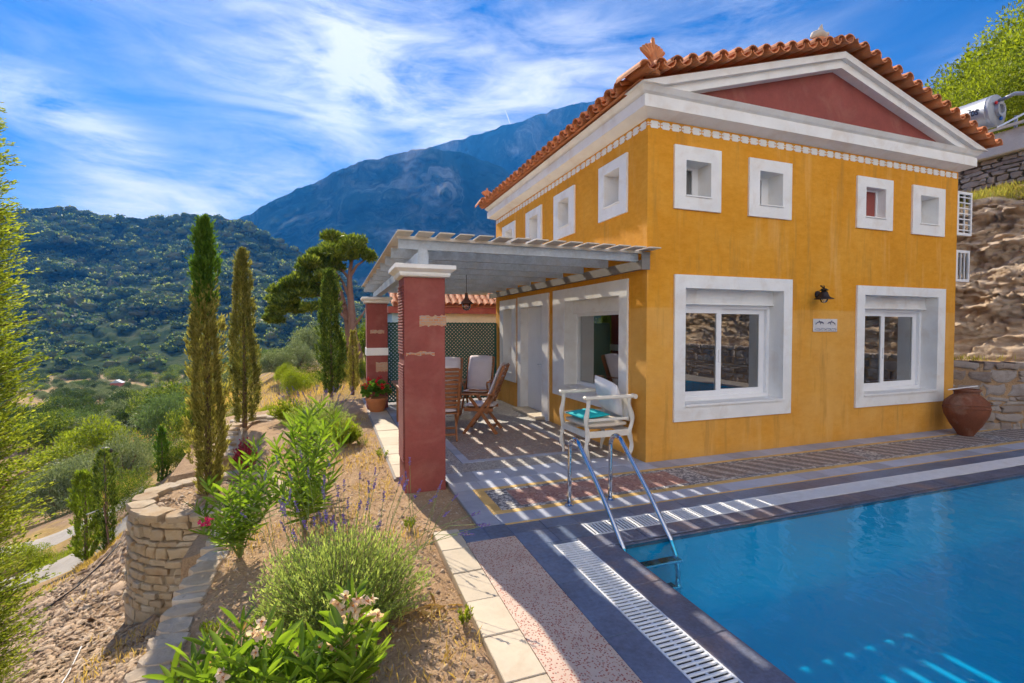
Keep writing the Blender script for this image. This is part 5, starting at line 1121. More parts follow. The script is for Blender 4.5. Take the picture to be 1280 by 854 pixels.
# ================================================================== CYPRESSES
def cypress(label, base, h, prof, n, mt, seed, name='cypress_tree', leafl=.055, spread=.5, group=None, wob=.06, wisp=.07, top_mt=None, top_from=1.0):
    r_ = np.random.default_rng(seed); r0 = thing(name, label, 'tree' if 'cypress' in name else 'shrub', base, 0, group); x0_, y0_, z0_ = base
    b = MB(); b.tube([(x0_, y0_, z0_-.1), (x0_+.01, y0_, z0_+h*.4), (x0_, y0_+.01, z0_+h*.93)], [.045, .03, .008], 7); b.build('trunk', m_bark, r0, smooth=True)
    q = r_.random(n)**.9; hh = q*h; rad = np.interp(q, [p_[0] for p_ in prof], [p_[1] for p_ in prof]); a = r_.uniform(0, 2*PI, n)
    rad = rad*.86*(1+fbm(np.stack([np.cos(a)*2.2, np.sin(a)*2.2, hh*3.2], -1), 4, seed)*.62+np.abs(r_.normal(size=n))*wisp); inner = r_.uniform(.55, 1, n)**.5
    P = np.stack([x0_+np.cos(a)*rad*inner+np.sin(hh*2)*wob*.5, y0_+np.sin(a)*rad*inner, z0_+hh], -1)
    D = np.stack([np.cos(a)*spread, np.sin(a)*spread, np.ones(n)], -1)+r_.normal(size=(n, 3))*.28
    Lf = leafl*r_.uniform(.6, 1.5, n)
    m_c = int(n/110); cq = r_.random(m_c)**.8*.97; ca = r_.uniform(0, 2*PI, m_c); cr = np.interp(cq, [p_[0] for p_ in prof], [p_[1] for p_ in prof])*r_.uniform(.92, 1.2, m_c); cc3 = np.repeat(np.stack([x0_+np.cos(ca)*cr, y0_+np.sin(ca)*cr, z0_+cq*h], -1), 26, 0)
    rk = r_.random(m_c*26)[:, None]; dv = np.repeat(np.stack([np.cos(ca)*.45, np.sin(ca)*.45, np.ones(m_c)], -1), 26, 0); nn_3 = m_c*26; P[:nn_3] = cc3+dv*rk*.11+r_.normal(size=(nn_3, 3))*.013; q[:nn_3] = np.repeat(cq, 26); D[:nn_3] = dv+r_.normal(size=dv.shape)*.3
    V, F = leaves(P, D, Lf, Lf*.28, rng=r_)
    qq = q+r_.normal(size=n)*.045
    for name_, sel, mm in (('foliage', qq < top_from, mt), ('green_top', qq >= top_from, top_mt)):
        if top_mt is None and name_ == 'foliage': sel = q < 2
        if mm is None or not sel.any(): continue
        idx = np.where(sel)[0]; Vs = V.reshape(n, 4, 3)[idx].reshape(-1, 3); link_mesh(name_, Vs, np.arange(len(idx)*4).reshape(-1, 4), mm, r0)
    return r0
m_bark = mat('bark', (.17, .11, .08), .9, .25, 12, .6, 50, .01)
lf_tan = leafmat('tan cypress spray', (.11, .10, .025), (.27, .25, .065), .4, c3=(.38, .33, .11))
lf_olv = leafmat('olive brown cypress spray', (.08, .085, .018), (.20, .20, .05), .4, c3=(.34, .30, .09))
lf_grn = leafmat('green cypress spray', (.04, .09, .012), (.12, .22, .025), .4)
lf_dkg = leafmat('dark green cypress spray', (.022, .045, .012), (.08, .13, .02), .4, c3=(.22, .26, .05))
c1 = (-1.47, 6.85, -.33)
cypress('tallest slender cypress, tan with a bright green tip, growing in the round stone planter', c1, 3.36, [(0, .09), (.06, .14), (.18, .165), (.45, .15), (.62, .125), (.68, .09), (.88, .085), (.96, .035), (1, .004)], 19000, lf_tan, 1, top_mt=lf_grn, top_from=.70)
c2 = at(306, 528, 9.2)
cypress('slender olive brown cypress with a wispy open top, right of the tallest one', c2, 3.25, [(0, .14), (.15, .20), (.4, .20), (.55, .15), (.75, .10), (.9, .07), (1, .02)], 19000, lf_olv, 2, spread=.75, wisp=.20)
b = None
c3 = at(414, 492, 12.5)
cypress('dark green cypress column growing left of the far red pillar', c3, 3.15, [(0, .14), (.12, .26), (.35, .29), (.6, .22), (.85, .16), (1, .04)], 17000, lf_dkg, 3, leafl=.065)
c4 = at(441, 489, 12.6)
cypress('thin dry beige young cypress beside the dark green column', c4, 1.55, [(0, .07), (.2, .13), (.7, .11), (1, .03)], 3500, lf_tan, 4)
cypress('short bushy bright green cypress by the concrete track', at(108, 700, 11.3), 2.05, [(0, .1), (.15, .23), (.4, .25), (.55, .20), (.75, .25), (.9, .16), (1, .02)], 7000, leafmat('fresh green spray', (.08, .12, .012), (.24, .32, .035), .45), 5, leafl=.07)
cypress('thin sparse cypress tied to a stake, right of the short bushy one', at(134, 706, 10.6), 2.5, [(0, .04), (.2, .10), (.5, .15), (.8, .17), (.95, .11), (1, .02)], 4200, lf_dkg, 6, leafl=.07, spread=.6)
cypress('small narrow green cypress beyond the round stone planter', at(203, 603, 15.5), 1.75, [(0, .12), (.3, .17), (.6, .15), (1, .02)], 4000, lf_grn, 7, leafl=.07)
b = MB(); s_ = at(140, 706, 10.5); b.tube([(s_[0], s_[1], s_[2]-.1), (s_[0]-.12, s_[1], s_[2]+1.3)], .015, 6); tag(b.build('wooden_stake', m_bark, loc=s_), 'thin wooden stake leaning beside the sparse young cypress', 'stake')
b = MB(); qa, qb = at(101, 646, 11.2), at(133, 634, 10.7); b.tube([qa, qb], .014, 6); tag(b.build('white_pole', m_pvc, loc=qa), 'thin white pole fixed between the two young cypresses above the track', 'pole')
gl_ = at(131, 565, 16); gb = float(ground(gl_[0], gl_[1])); lp = thing('garden_lamp', 'black round garden lamp on a thin post above the sparse young cypress', 'lamp', (gl_[0], gl_[1], gb)); b = MB(); b.tube([(gl_[0], gl_[1], gb), (gl_[0], gl_[1], gl_[2]-.12)], .03, 8); b.build('post', m_blk, lp)
b = MB(); b.lathe([(0, .16), (.10, .14), (.19, .07), (.21, 0), (.16, -.10), (.06, -.15), (0, -.15)], gl_, 14); b.build('lamp_head', m_blk, lp, smooth=True)
# ---- conifer at the left edge of the picture
def thuja():
    r_ = np.random.default_rng(77); bse = at(-62, 800, 3.9); x0_, y0_ = bse[0], bse[1]; z0_ = float(ground(x0_, y0_)); top = 4.35; H_ = top-z0_
    r0 = thing('conifer_tree', 'bright yellow green conifer with feathery sprays at the left edge of the photo', 'tree', (x0_, y0_, z0_)); b = MB(); b.tube([(x0_, y0_, z0_-.2), (x0_, y0_, z0_+H_*.6), (x0_, y0_, top-.1)], [.09, .06, .01], 8); b.build('trunk', m_bark, r0, smooth=True)
    P, D, L_ = [], [], []; b = MB()
    for i in range(2600):
        q = r_.random()**.85; z = z0_+.15+q*(H_-.15); a = r_.uniform(0, 2*PI); rad = np.interp(q, [0, .15, .45, .68, .85, 1], [.42, .52, .52, .46, .32, .06])*r_.uniform(.72, 1.18)
        d = np.array([math.cos(a), math.sin(a), r_.uniform(.25, .9)]); d /= np.linalg.norm(d); st_ = np.array([x0_, y0_, z-rad*d[2]*.6])+d*rad*.45; L0 = rad*.62; sd_ = np.cross(d, [0, 0, 1]); sd_ /= np.linalg.norm(sd_)
        if i % 5 == 0: b.tube([tuple(st_-d*.15), tuple(st_+d*L0)], [.006, .002], 4, caps=False)
        m_ = 9
        for j in range(m_):
            f_ = j/(m_-1); c_ = st_+d*L0*f_+np.array([0, 0, -.02*f_]); s_ = 1 if j % 2 else -1; l0 = .085*(1-.45*f_)+.02
            dd_ = d*.8+sd_*s_*.75+r_.normal(size=3)*.15; dd_ /= np.linalg.norm(dd_)
            for k in range(6): P.append(c_+dd_*l0*k/6); D.append(dd_+(sd_*(1 if k % 2 else -1)*.5+d*.3)*(1 if k else 0)+r_.normal(size=3)*.2); L_.append(l0*.36)
        P.append(st_+d*L0); D.append(d); L_.append(.04)
    V, F = leaves(P, D, np.array(L_), np.array(L_)*.42, rng=r_); link_mesh('foliage', V, F, leafmat('yellow green conifer scale leaves', (.07, .11, .014), (.22, .27, .03), .5, c3=(.38, .40, .06)), r0); b.build('branches', m_bark, r0)
thuja()
# ================================================================== STONE PINE
def pine():
    r_ = np.random.default_rng(5); T = 24.0; base = at(449, 462, T); z0_ = float(ground(base[0], base[1])); r0 = thing('pine_tree', 'leaning umbrella pine with a wide windswept crown behind the cypresses', 'tree', (base[0], base[1], z0_))
    def q(x, y, dt=0): return at(x, y, T+dt)
    b = MB(); b.tube([(base[0], base[1], z0_-.3), q(446, 440), q(441, 420), q(440, 395), q(438, 370), q(437, 350), q(438, 335), q(441, 320)], [.30, .26, .22, .19, .15, .12, .09, .05], 9)
    b.tube([(base[0]-.3, base[1]+.2, z0_-.2), q(437, 430, .3), q(434, 400, .3), q(430, 380, .3), q(425, 362, .2), q(415, 345), q(405, 335)], [.2, .17, .15, .12, .10, .07, .03], 8)
    for br in ([(438, 350), (428, 338), (415, 328)], [(438, 345), (446, 332), (456, 325)], [(434, 400), (420, 385), (405, 372), (385, 365)], [(432, 385), (415, 378), (392, 385), (365, 390)], [(430, 380), (410, 362), (390, 352)], [(437, 372), (428, 352), (420, 340)], [(441, 410), (452, 395), (458, 385)]):
        n_ = len(br); b.tube([q(x, y, r_.uniform(-.8, .8)*i/n_) for i, (x, y) in enumerate(br)], [.09*(1-.75*i/(n_-1)) for i in range(n_)], 6)
    b.build('trunk', mat('reddish pine bark', (.20, .11, .085), .9, .2, 4, .6, 20, .02), r0, smooth='auto')
    cl = [(443, 307, 17), (430, 305, 16), (416, 312, 18), (405, 318, 16), (455, 318, 12), (460, 322, 8), (395, 328, 17), (386, 338, 16), (405, 336, 18), (420, 330, 15), (378, 350, 16), (395, 350, 17), (366, 358, 17), (352, 364, 15), (346, 377, 14), (362, 375, 17), (380, 370, 17), (395, 366, 14),
          (342, 390, 9), (350, 388, 12), (370, 388, 13), (386, 384, 11), (336, 400, 8), (344, 402, 8), (432, 322, 12), (410, 350, 12)]
    P, D, L_ = [], [], []
    for (x, y, rp_2) in cl:
        rad = rp_2/FPX*T
        for sub in range(3):
            off = r_.normal(size=3)*rad*.55; off[2] *= .5; c_ = np.array(q(x, y, r_.uniform(-1.3, 1.3)))+off*.7; n_ = 560; d = sphere_pts(n_, r_); rr_ = rad*.72*(r_.random(n_)[:, None]**.35); d2 = d.copy(); d2[:, 2] = d2[:, 2]*.62
            d2[:, 2] = np.where(d2[:, 2] < 0, d2[:, 2]*.45, d2[:, 2]); P.append(c_+d2*rr_); D.append(d*.6+np.array([0, 0, .8])+r_.normal(size=(n_, 3))*.35); L_.append(r_.uniform(.13, .26, n_))
    P, D, L_ = np.concatenate(P), np.concatenate(D), np.concatenate(L_); V, F = leaves(P, D, L_, L_*.30, rng=r_); link_mesh('crown', V, F, leafmat('pine needles', (.03, .06, .012), (.12, .17, .025), .38, nscale=.8, c3=(.27, .30, .05)), r0)
pine()
# ================================================================== LEAFY SHRUBS AND TREES (unit crowns, copied and scaled)
def crown_arrays(seed, nlob, n, leafl, flat=.8, up=.2):
    r_ = np.random.default_rng(seed); P, D = [], []
    lob = sphere_pts(nlob, r_)*r_.uniform(.35, .72, (nlob, 1)); lob[:, 2] = np.abs(lob[:, 2])*flat*.9+.1; lr = r_.uniform(.16, .36, nlob)
    lob[0] = (0, 0, .35); lr[0] = .5
    for c_, q in zip(lob, lr):
        m_ = int(n*q*q/np.sum(lr**2)); d = sphere_pts(m_, r_); P.append(c_+d*q*(r_.random(m_)[:, None]**.28)*np.array([1, 1, flat])); D.append(d+np.array([0, 0, up])+r_.normal(size=(m_, 3))*.5)
    P, D = np.concatenate(P), np.concatenate(D); P[:, 2] = np.maximum(P[:, 2], .02); return leaves(P, D, leafl*r_.uniform(.6, 1.4, len(P)), leafl*.5, rng=r_)
lf_oli = leafmat('olive leaves', (.07, .10, .04), (.20, .25, .12), .25, nscale=2, c3=(.30, .33, .21)); lf_brd = leafmat('broad green leaves', (.035, .065, .012), (.12, .17, .02), .4, nscale=2, c3=(.26, .29, .045))
lf_yel = leafmat('bright yellow green leaves', (.10, .14, .012), (.27, .32, .025), .5, nscale=2); lf_drk = leafmat('dark evergreen leaves', (.018, .038, .012), (.055, .09, .022), .3, nscale=2, c3=(.11, .16, .04))
lf_blu = leafmat('grey green shrub leaves', (.05, .085, .035), (.13, .20, .07), .35, nscale=2); lf_dry = leafmat('dry ochre grass', (.36, .23, .06), (.60, .43, .15), .35, nscale=2)
MESHES = {}
def crown_mesh(kind, v):
    key = (kind, v)
    if key not in MESHES:
        mt, ll_, nn_2, fl = {'olive': (lf_oli, .055, 5200, .8), 'broad': (lf_brd, .06, 4800, .85), 'yellow': (lf_yel, .065, 4200, .85), 'dark': (lf_drk, .06, 4600, .8), 'grey': (lf_blu, .05, 5200, .75), 'fine': (lf_brd, .034, 12000, .85), 'olivefine': (lf_oli, .040, 14000, .8), 'brightfine': (lf_yel, .036, 13000, .85)}[kind]
        V, F = crown_arrays(100*v+len(kind)*7+ord(kind[0]), 24, nn_2, ll_, fl); o = link_mesh('crown', V, F, mt, None, local=True); MESHES[key] = o.data; bpy.data.objects.remove(o)
    return MESHES[key]
tb_ = MB(); tb_.tube([(0, 0, -.25), (.02, .01, .1), (-.03, .02, .5)], [.055, .045, .03], 6); tb_.tube([(0, 0, .05), (.14, .05, .32), (.26, .08, .5)], [.035, .025, .012], 5); tb_.tube([(0, 0, .08), (-.15, -.04, .3), (-.28, -.1, .5)], [.03, .022, .01], 5); to = tb_.build('trunk', m_bark, None, smooth='auto'); TRUNK = to.data; bpy.data.objects.remove(to)
def plant(name, label, cat, pos, w, h, kind, v=0, group=None, lift=.0, trunk=True):
    r0 = thing(name, label, cat, pos, 0, group); o = bpy.data.objects.new('crown', crown_mesh(kind, v)); COL.objects.link(o); o.parent = r0; o.scale = (w/1.75, w/1.75, h*(1-lift)/1.0); o.location = (0, 0, h*lift); o.rotation_euler.z = rnd.uniform(0, 6.28)
    if trunk: t_ = bpy.data.objects.new('trunk', TRUNK); COL.objects.link(t_); t_.parent = r0; t_.scale = (w*.55, w*.55, h*.95)
    return r0
def gpt(px, t):                       # stands on the ground sheet at this bearing and depth
    d = _f+(px-640)/FPX*_r; x, y = d[0]*t, d[1]*t; return (float(x), float(y), float(ground(x, y))-.03)
SH = [('olive_tree', 'large silvery green olive mass above the blue shaded track at the lower left', 'tree', 60, 19.5, 3.4, 2.6, 'olivefine', 0), ('olive_tree', 'silvery olive tree directly behind the short bushy cypress', 'tree', 105, 21, 3.6, 3.0, 'olivefine', 1), ('olive_tree', 'olive tree between the sparse cypress and the round stone planter', 'tree', 150, 20, 3.0, 2.9, 'olivefine', 0),
      ('olive_tree', 'olive tree behind the tiled roof edge at the lower left', 'tree', 55, 25, 4.0, 2.8, 'olivefine', 1), ('shrub', 'dark round bush against the left side of the round planter wall', 'shrub', 160, 13.5, 1.7, 1.5, 'fine', 1), ('shrub', 'leafy bush just beyond the round planter under the small cypress', 'shrub', 225, 16, 2.0, 1.3, 'fine', 0),
      ('fig_tree', 'bright yellow green leafy tree in the middle of the slope below the valley', 'tree', 122, 42, 6.0, 4.6, 'yellow', 0), ('shrub', 'flat lime green bush right of the red roof', 'shrub', 70, 38, 6.0, 2.4, 'yellow', 1), ('tree', 'dark leafy tree left of the bright yellow green tree', 'tree', 50, 46, 7, 4.6, 'broad', 0), ('shrub', 'grey green bush between the black garden lamp and the small narrow cypress', 'shrub', 172, 32, 4.2, 2.8, 'grey', 0),
      ('tree', 'rounded grey green tree left of the tallest cypress', 'tree', 208, 36, 4.6, 4.2, 'grey', 1), ('tree', 'dense bright green bush touching the left side of the tallest cypress', 'tree', 240, 26, 2.6, 3.0, 'broad', 1), ('tree', 'large grey green tree behind the bright bush left of the tallest cypress', 'tree', 225, 44, 5.5, 4.2, 'grey', 0),
      ('tree', 'solitary tan green tree on the brown slope left of the tallest cypress', 'tree', 222, 62, 6, 5.2, 'olive', 1), ('shrub', 'wide mid green bush low on the slope left of the small narrow cypress', 'shrub', 150, 27, 4.4, 2.2, 'olivefine', 1), ('shrub', 'low green bush under the bright yellow tree', 'shrub', 95, 34, 5, 2.0, 'olive', 0),
      ('shrub', 'round bright green bush between the two right cypresses', 'shrub', 372, 15.5, 1.45, 1.0, 'brightfine', 0), ('shrub', 'dark green bush right behind the round bright one', 'shrub', 388, 18.5, 1.8, 1.1, 'fine', 1), ('olive_tree', 'silvery olive tree right of the olive brown cypress', 'tree', 345, 30, 3.0, 2.3, 'olivefine', 1), ('olive_tree', 'pale olive tree in the middle of the gap between the cypresses', 'tree', 372, 33, 3.4, 2.6, 'olivefine', 0),
      ('olive_tree', 'taller olive tree touching the left edge of the dark green cypress', 'tree', 398, 38, 4.4, 4.6, 'olivefine', 1), ('shrub', 'small yellow green bush in front of the pale olives', 'shrub', 358, 23, 1.2, 1.2, 'brightfine', 1), ('shrub', 'green bush right of the dark green cypress', 'shrub', 430, 19, 1.7, 1.35, 'fine', 0), ('shrub', 'bush beside the beige young cypress under the pine', 'shrub', 452, 20, 1.3, 1.1, 'brightfine', 1),
      ('tree', 'green tree between the pine trunk and the far red pillar', 'tree', 462, 30, 3.6, 4.0, 'broad', 1), ('tree', 'rounded green tree showing above the screen between the two pillars', 'tree', 497, 27, 3.4, 4.1, 'broad', 0), ('tree', 'dark leafy tree behind the far red pillar', 'tree', 480, 40, 5, 4.6, 'dark', 0), ('shrub', 'olive bush in the shade left of the pine trunk', 'shrub', 425, 30, 2.6, 2.4, 'olive', 1),
      ('shrub', 'small bush behind the terrace wall between the two tall cypresses', 'shrub', 283, 17, 1.6, 1.1, 'fine', 1), ('shrub', 'yellow green bush low between the two tall cypresses', 'shrub', 272, 13.5, 1.0, .8, 'brightfine', 1), ('tree', 'olive tree high behind the gap of the two tall cypresses', 'tree', 282, 48, 5, 4.2, 'olive', 0), ('shrub', 'bright bush at the foot of the olive brown cypress, right side', 'shrub', 335, 12.6, .8, .55, 'brightfine', 0), ('shrub', 'pale leafy bush under the left conifer near the lower track', 'shrub', 12, 12.5, 1.6, .9, 'brightfine', 1)]
for (nm, lab, cat, px, t_, w, h_, kd, v_) in SH: plant(nm, lab, cat, gpt(px, t_), w, h_, kd, v_, lift=.12 if cat == 'tree' else 0, trunk=cat == 'tree')
# valley trees: many alike
vr = random.Random(3); cnt = 0
for i in range(300):
    t_ = math.exp(vr.uniform(math.log(48), math.log(330))); px = vr.uniform(-60, 470); 
    if px > 330 and t_ < 90: continue
    w = vr.uniform(3.5, 7.5); kd = vr.choice(['dark', 'dark', 'olive', 'broad', 'dark', 'grey']); lab = {'dark': 'dark evergreen tree scattered across the valley floor', 'olive': 'silvery olive tree scattered across the valley floor', 'broad': 'mid green leafy tree scattered across the valley floor', 'grey': 'grey green tree scattered across the valley floor'}[kd]
    if 60 < t_ < 250 and vr.random() < .5: continue
    plant('valley_tree', lab, 'tree', gpt(px, t_), w, w*vr.uniform(.6, .85), kd, vr.choice([0, 1]), group={'dark': 'dark evergreens in the valley', 'olive': 'olive trees in the valley', 'broad': 'mid green trees in the valley', 'grey': 'grey green trees in the valley'}[kd], lift=.1)
for i in range(130):
    t_ = vr.uniform(135, 235); px = vr.uniform(20, 320); w = vr.uniform(3, 5.5); plant('terrace_tree', 'small olive tree standing on the tan terraces of the valley floor', 'tree', gpt(px, t_), w, w*.75, vr.choice(['olive', 'olive', 'dark']), vr.choice([0, 1]), group='small trees on the tan terraces', lift=.15)
for i in range(110):
    t_ = vr.uniform(230, 430); px = vr.uniform(-60, 400); w = vr.uniform(9, 15); plant('far_valley_tree', 'dark tree in the belt at the far edge of the valley floor', 'tree', gpt(px, t_), w, w*.6, vr.choice(['dark', 'dark', 'broad']), vr.choice([0, 1]), group='tree belt at the foot of the wooded hill')
# slope above the rock face: light green bushes
for k, (px, py, t_, w, h_, kd, lab) in enumerate([(1285, 172, 15, 6.5, 3.8, 'brightfine', 'large yellow green bush at the right edge behind the solar heater'), (1225, 190, 16, 4.6, 3.0, 'brightfine', 'bright green bush above the solar tank'), (1180, 175, 18, 2.8, 2.0, 'fine', 'darker green bush at the left end of the hillside behind the roof'), (1330, 120, 18, 6, 3.6, 'brightfine', 'bright bush at the top right corner of the photo'), (1262, 130, 19.5, 5.0, 3.0, 'brightfine', 'leafy bush on the hilltop skyline above the heater'),
                                        (1212, 150, 21, 5.2, 3.0, 'fine', 'green bush on the skyline just left of the hilltop'), (1190, 188, 17, 3.4, 2.4, 'brightfine', 'bright bush right behind the lowest roof tiles'), (1245, 165, 14, 3.4, 2.6, 'brightfine', 'bush directly behind the silver tank'), (1300, 90, 20, 6, 3.4, 'brightfine', 'highest yellow green bush on the hill at the right edge')]):
    c_ = at(px, py, t_); plant('hillside_bush', lab, 'shrub', c_, w, h_, kd, k % 2, trunk=False)
tag(link_mesh('bank', *(lambda P: (P, gridfaces(40, 40)))(np.stack([(lambda U, V_: U)(*np.meshgrid(np.linspace(LX+1.2, LX+26, 40), np.linspace(-14, 40, 40))), (lambda U, V_: V_)(*np.meshgrid(np.linspace(LX+1.2, LX+26, 40), np.linspace(-14, 40, 40))), (lambda U, V_: LT-.25+(U-LX-1.2)*.36)(*np.meshgrid(np.linspace(LX+1.2, LX+26, 40), np.linspace(-14, 40, 40)))], -1).reshape(-1, 3)), M_ground, smooth=True), kind='structure')
# ---- red roofed house far down left and the pink one in the valley
fh = at(45, 604, 30); nh_ = thing('distant_house', 'house with a pale red tiled roof and chimney low at the left', 'house', (fh[0]-1.5, fh[1], fh[2]-3.2)); x, y, z = fh[0]-1.5, fh[1], fh[2]; b = MB(); b.box(x-3.4, x+2.4, y-2.5, y+2.5, z-4.5, z-.9); b.build('wall', mat('pinkish render', (.50, .36, .30), .8, .1), nh_)
b = MB(); b.prism([(y-3, z-1.0), (y+3, z-1.0), (y, z+.35)], 'x', x-3.8, x+2.8)
for i in range(24): b.tube([(x-3.7+i*.28, y-3.02, z-.97), (x-3.7+i*.28, y, z+.39)], .08, 5)
rf = b.build('roof', mat('faded red tile', (.46, .22, .16), .8, .15, 3, island=.15), nh_); b = MB(); b.box(x+.9, x+1.3, y-.9, y-.5, z-.4, z+.55); b.box(x+.85, x+1.35, y-.95, y-.45, z+.55, z+.65); b.lathe([(.14, .65), (.14, .95), (0, 1.0)], (x+1.1, y-.7, z), 10); b.build('chimney', mat('dark brick', (.16, .09, .08), .8), rf)
ph = at(147, 488, 210); gz_ = float(ground(ph[0], ph[1])); b = MB(); b.m = 0; b.box(ph[0]-2, ph[0]+2, ph[1]-1.6, ph[1]+1.6, gz_-1, gz_+2.6); b.m = 1; b.prism([(ph[0]-2.3, gz_+2.6), (ph[0]+2.3, gz_+2.6), (ph[0], gz_+3.9)], 'y', ph[1]-1.9, ph[1]+1.9)
tag(b.build('valley_house', [mat('rose wall', (.42, .13, .10), .8), mat('pale metal roof', (.34, .40, .46), .6)], loc=(ph[0], ph[1], gz_)), 'tiny red walled house with a pale blue roof among the valley trees', 'house')
# ================================================================== FOREST on the hill (one uncountable mass)
fr = np.random.default_rng(8); N = 8500; ix = fr.integers(0, HV.shape[1]-1, N); 
ks = (fr.random(N)**.75*103).astype(int); P = HV[ks, ix]; dens_ = fbm(P/55, 4, 61)
keep = dens_+fr.normal(size=N)*.22 > -.22; P = P[keep]; N = len(P)
P = P+fr.normal(size=(N, 3))*np.array([2.5, 2.5, 0])
ico_v = []; import bmesh
bm = bmesh.new(); bmesh.ops.create_icosphere(bm, subdivisions=2, radius=1); iv = np.array([v_.co[:] for v_ in bm.verts]); ifc = np.array([[v_.index for v_ in f_.verts] for f_ in bm.faces]); bm.free()
# crowns: rough lumps plus loose leaf clumps breaking the outline
sz = (1.6+5.6*fr.random(N)**1.8)*np.clip(np.linalg.norm(P, axis=1)/600, .75, 1.25); NV = len(iv)
dispv = 1+fr.uniform(-.28, .28, (N, NV)); yaw = fr.uniform(0, 2*PI, N); c_, s_ = np.cos(yaw)[:, None], np.sin(yaw)[:, None]
vx, vy, vz = iv[None, :, 0]*dispv, iv[None, :, 1]*dispv, iv[None, :, 2]*dispv*.72
asp = fr.uniform(.8, 1.3, N)[:, None]; X_ = (vx*c_-vy*s_)*sz[:, None]*asp+P[:, :1]; Y_ = (vx*s_+vy*c_)*sz[:, None]+P[:, 1:2]; Z_ = vz*sz[:, None]+P[:, 2:3]+sz[:, None]*.45
V = np.stack([X_, Y_, Z_], -1).reshape(-1, 3); F = (ifc[None]+(np.arange(N)*NV)[:, None, None]).reshape(-1, 3)
kk = 26; dd_ = sphere_pts(N*kk, fr); dd_[:, 2] = np.abs(dd_[:, 2])*.8; sz2 = np.repeat(sz, kk); PP = np.repeat(P, kk, 0); PP[:, 2] += sz2*.45; PP = PP+dd_*sz2[:, None]*np.array([1.02, 1.02, .85])*fr.uniform(.85, 1.12, (N*kk, 1)); V2, F2 = leaves(PP, dd_+fr.normal(size=dd_.shape)*.6+np.array([0, 0, .3]), sz2*.42, sz2*.34, rng=fr)
LV = (V2, F2)
m, t, p, out = newmat('forest crowns'); ri = t.n('ShaderNodeNewGeometry').outputs['Random Per Island']; v = t.pos()
c = t.ramp(t.math('ADD', t.math('MULTIPLY', ri, .6), t.math('MULTIPLY', t.noise(.025, 3, .5, v), .5)), [(.15, (.015, .035, .016)), (.4, (.04, .075, .024)), (.62, (.13, .15, .035)), (.85, (.20, .17, .07))])
c = t.mix(.5, c, t.ramp(t.noise(.9, 6, .75, v), [(.35, (.015, .03, .012)), (.65, (.12, .16, .045))])); setc(t, p, 'Base Color', c); p.inputs['Roughness'].default_value = .9; p.inputs['Specular IOR Level'].default_value = .1
t.l(t.bump(t.noise(1.2, 6, .8, v), 1, .9), p.inputs['Normal']); V2, F2 = LV; F2b = np.concatenate([F2[:, [0, 1, 2]], F2[:, [0, 2, 3]]])+len(V); mi_ = np.concatenate([np.zeros(len(F), int), np.ones(len(F2b), int)]); tag(link_mesh('forest', np.concatenate([V, V2]), np.concatenate([F, F2b]), [m, leafmat('forest leaf clumps', (.022, .05, .012), (.09, .14, .025), .4, nscale=.02, c3=(.36, .38, .09))], midx=mi_), kind='stuff')
# ================================================================== FOREGROUND PLANTS
lf_lav = leafmat('lavender leaves', (.12, .17, .05), (.30, .38, .12), .45, nscale=4, c3=(.42, .48, .16)); lf_ole = leafmat('oleander leaves', (.06, .12, .012), (.22, .33, .03), .5, nscale=5, rough=.35, gloss=.5)
m_stem = mat('green stem', (.20, .26, .07), .7, .15); m_wstem = mat('woody stem', (.28, .22, .13), .85, .2); m_purp = mat('violet florets', (.17, .11, .36), .8, .25, 30)
def gz0(x, y): return float(gardz(np.array([x]), np.array([y]))[0])
def bush(name, label, cat, x, y, rad, h, nst, nleaf, ll, lw, mt, seed, up=1.0, z=None):
    r_ = np.random.default_rng(seed); z = gz0(x, y) if z is None else z; r0 = thing(name, label, cat, (x, y, z)); P, D = [], []; b = MB()
    for i in range(nst):
        a = r_.uniform(0, 2*PI); q = math.sqrt(r_.random()); th_ = q*R(72); tip = np.array([math.sin(th_)*math.cos(a)*rad, math.sin(th_)*math.sin(a)*rad, math.cos(th_)*h+.05])*r_.uniform(.74, 1.08); st_ = np.array([math.cos(a)*rad*.30*q, math.sin(a)*rad*.30*q, 0])
        bend = np.array([0, 0, -.10*q*h]); base = np.array([x, y, z])
        pts = [base+st_, base+st_*.4+tip*.5-bend*.6, base+tip]
        if i % 3 == 0: b.tube([tuple(p_) for p_ in pts], [.003, .0025, .0015], 3, caps=False)
        f_ = r_.uniform(.25, 1, nleaf); 
        c_ = (1-f_)[:, None]**2*pts[0]+2*(f_*(1-f_))[:, None]*pts[1]+(f_**2)[:, None]*pts[2]; dr_ = (pts[2]-pts[1])/np.linalg.norm(pts[2]-pts[1]); dr_ = dr_*.7+np.array([0, 0, .45*up])
        P.append(c_); D.append(dr_[None]+r_.normal(size=(nleaf, 3))*.38)
    P, D = np.concatenate(P), np.concatenate(D); L_ = ll*r_.uniform(.6, 1.3, len(P)); V, F = leaves(P, D, L_, lw*L_/ll, rng=r_); link_mesh('foliage', V, F, mt, r0); b.build('stems', m_wstem, r0, fixn=False); return r0
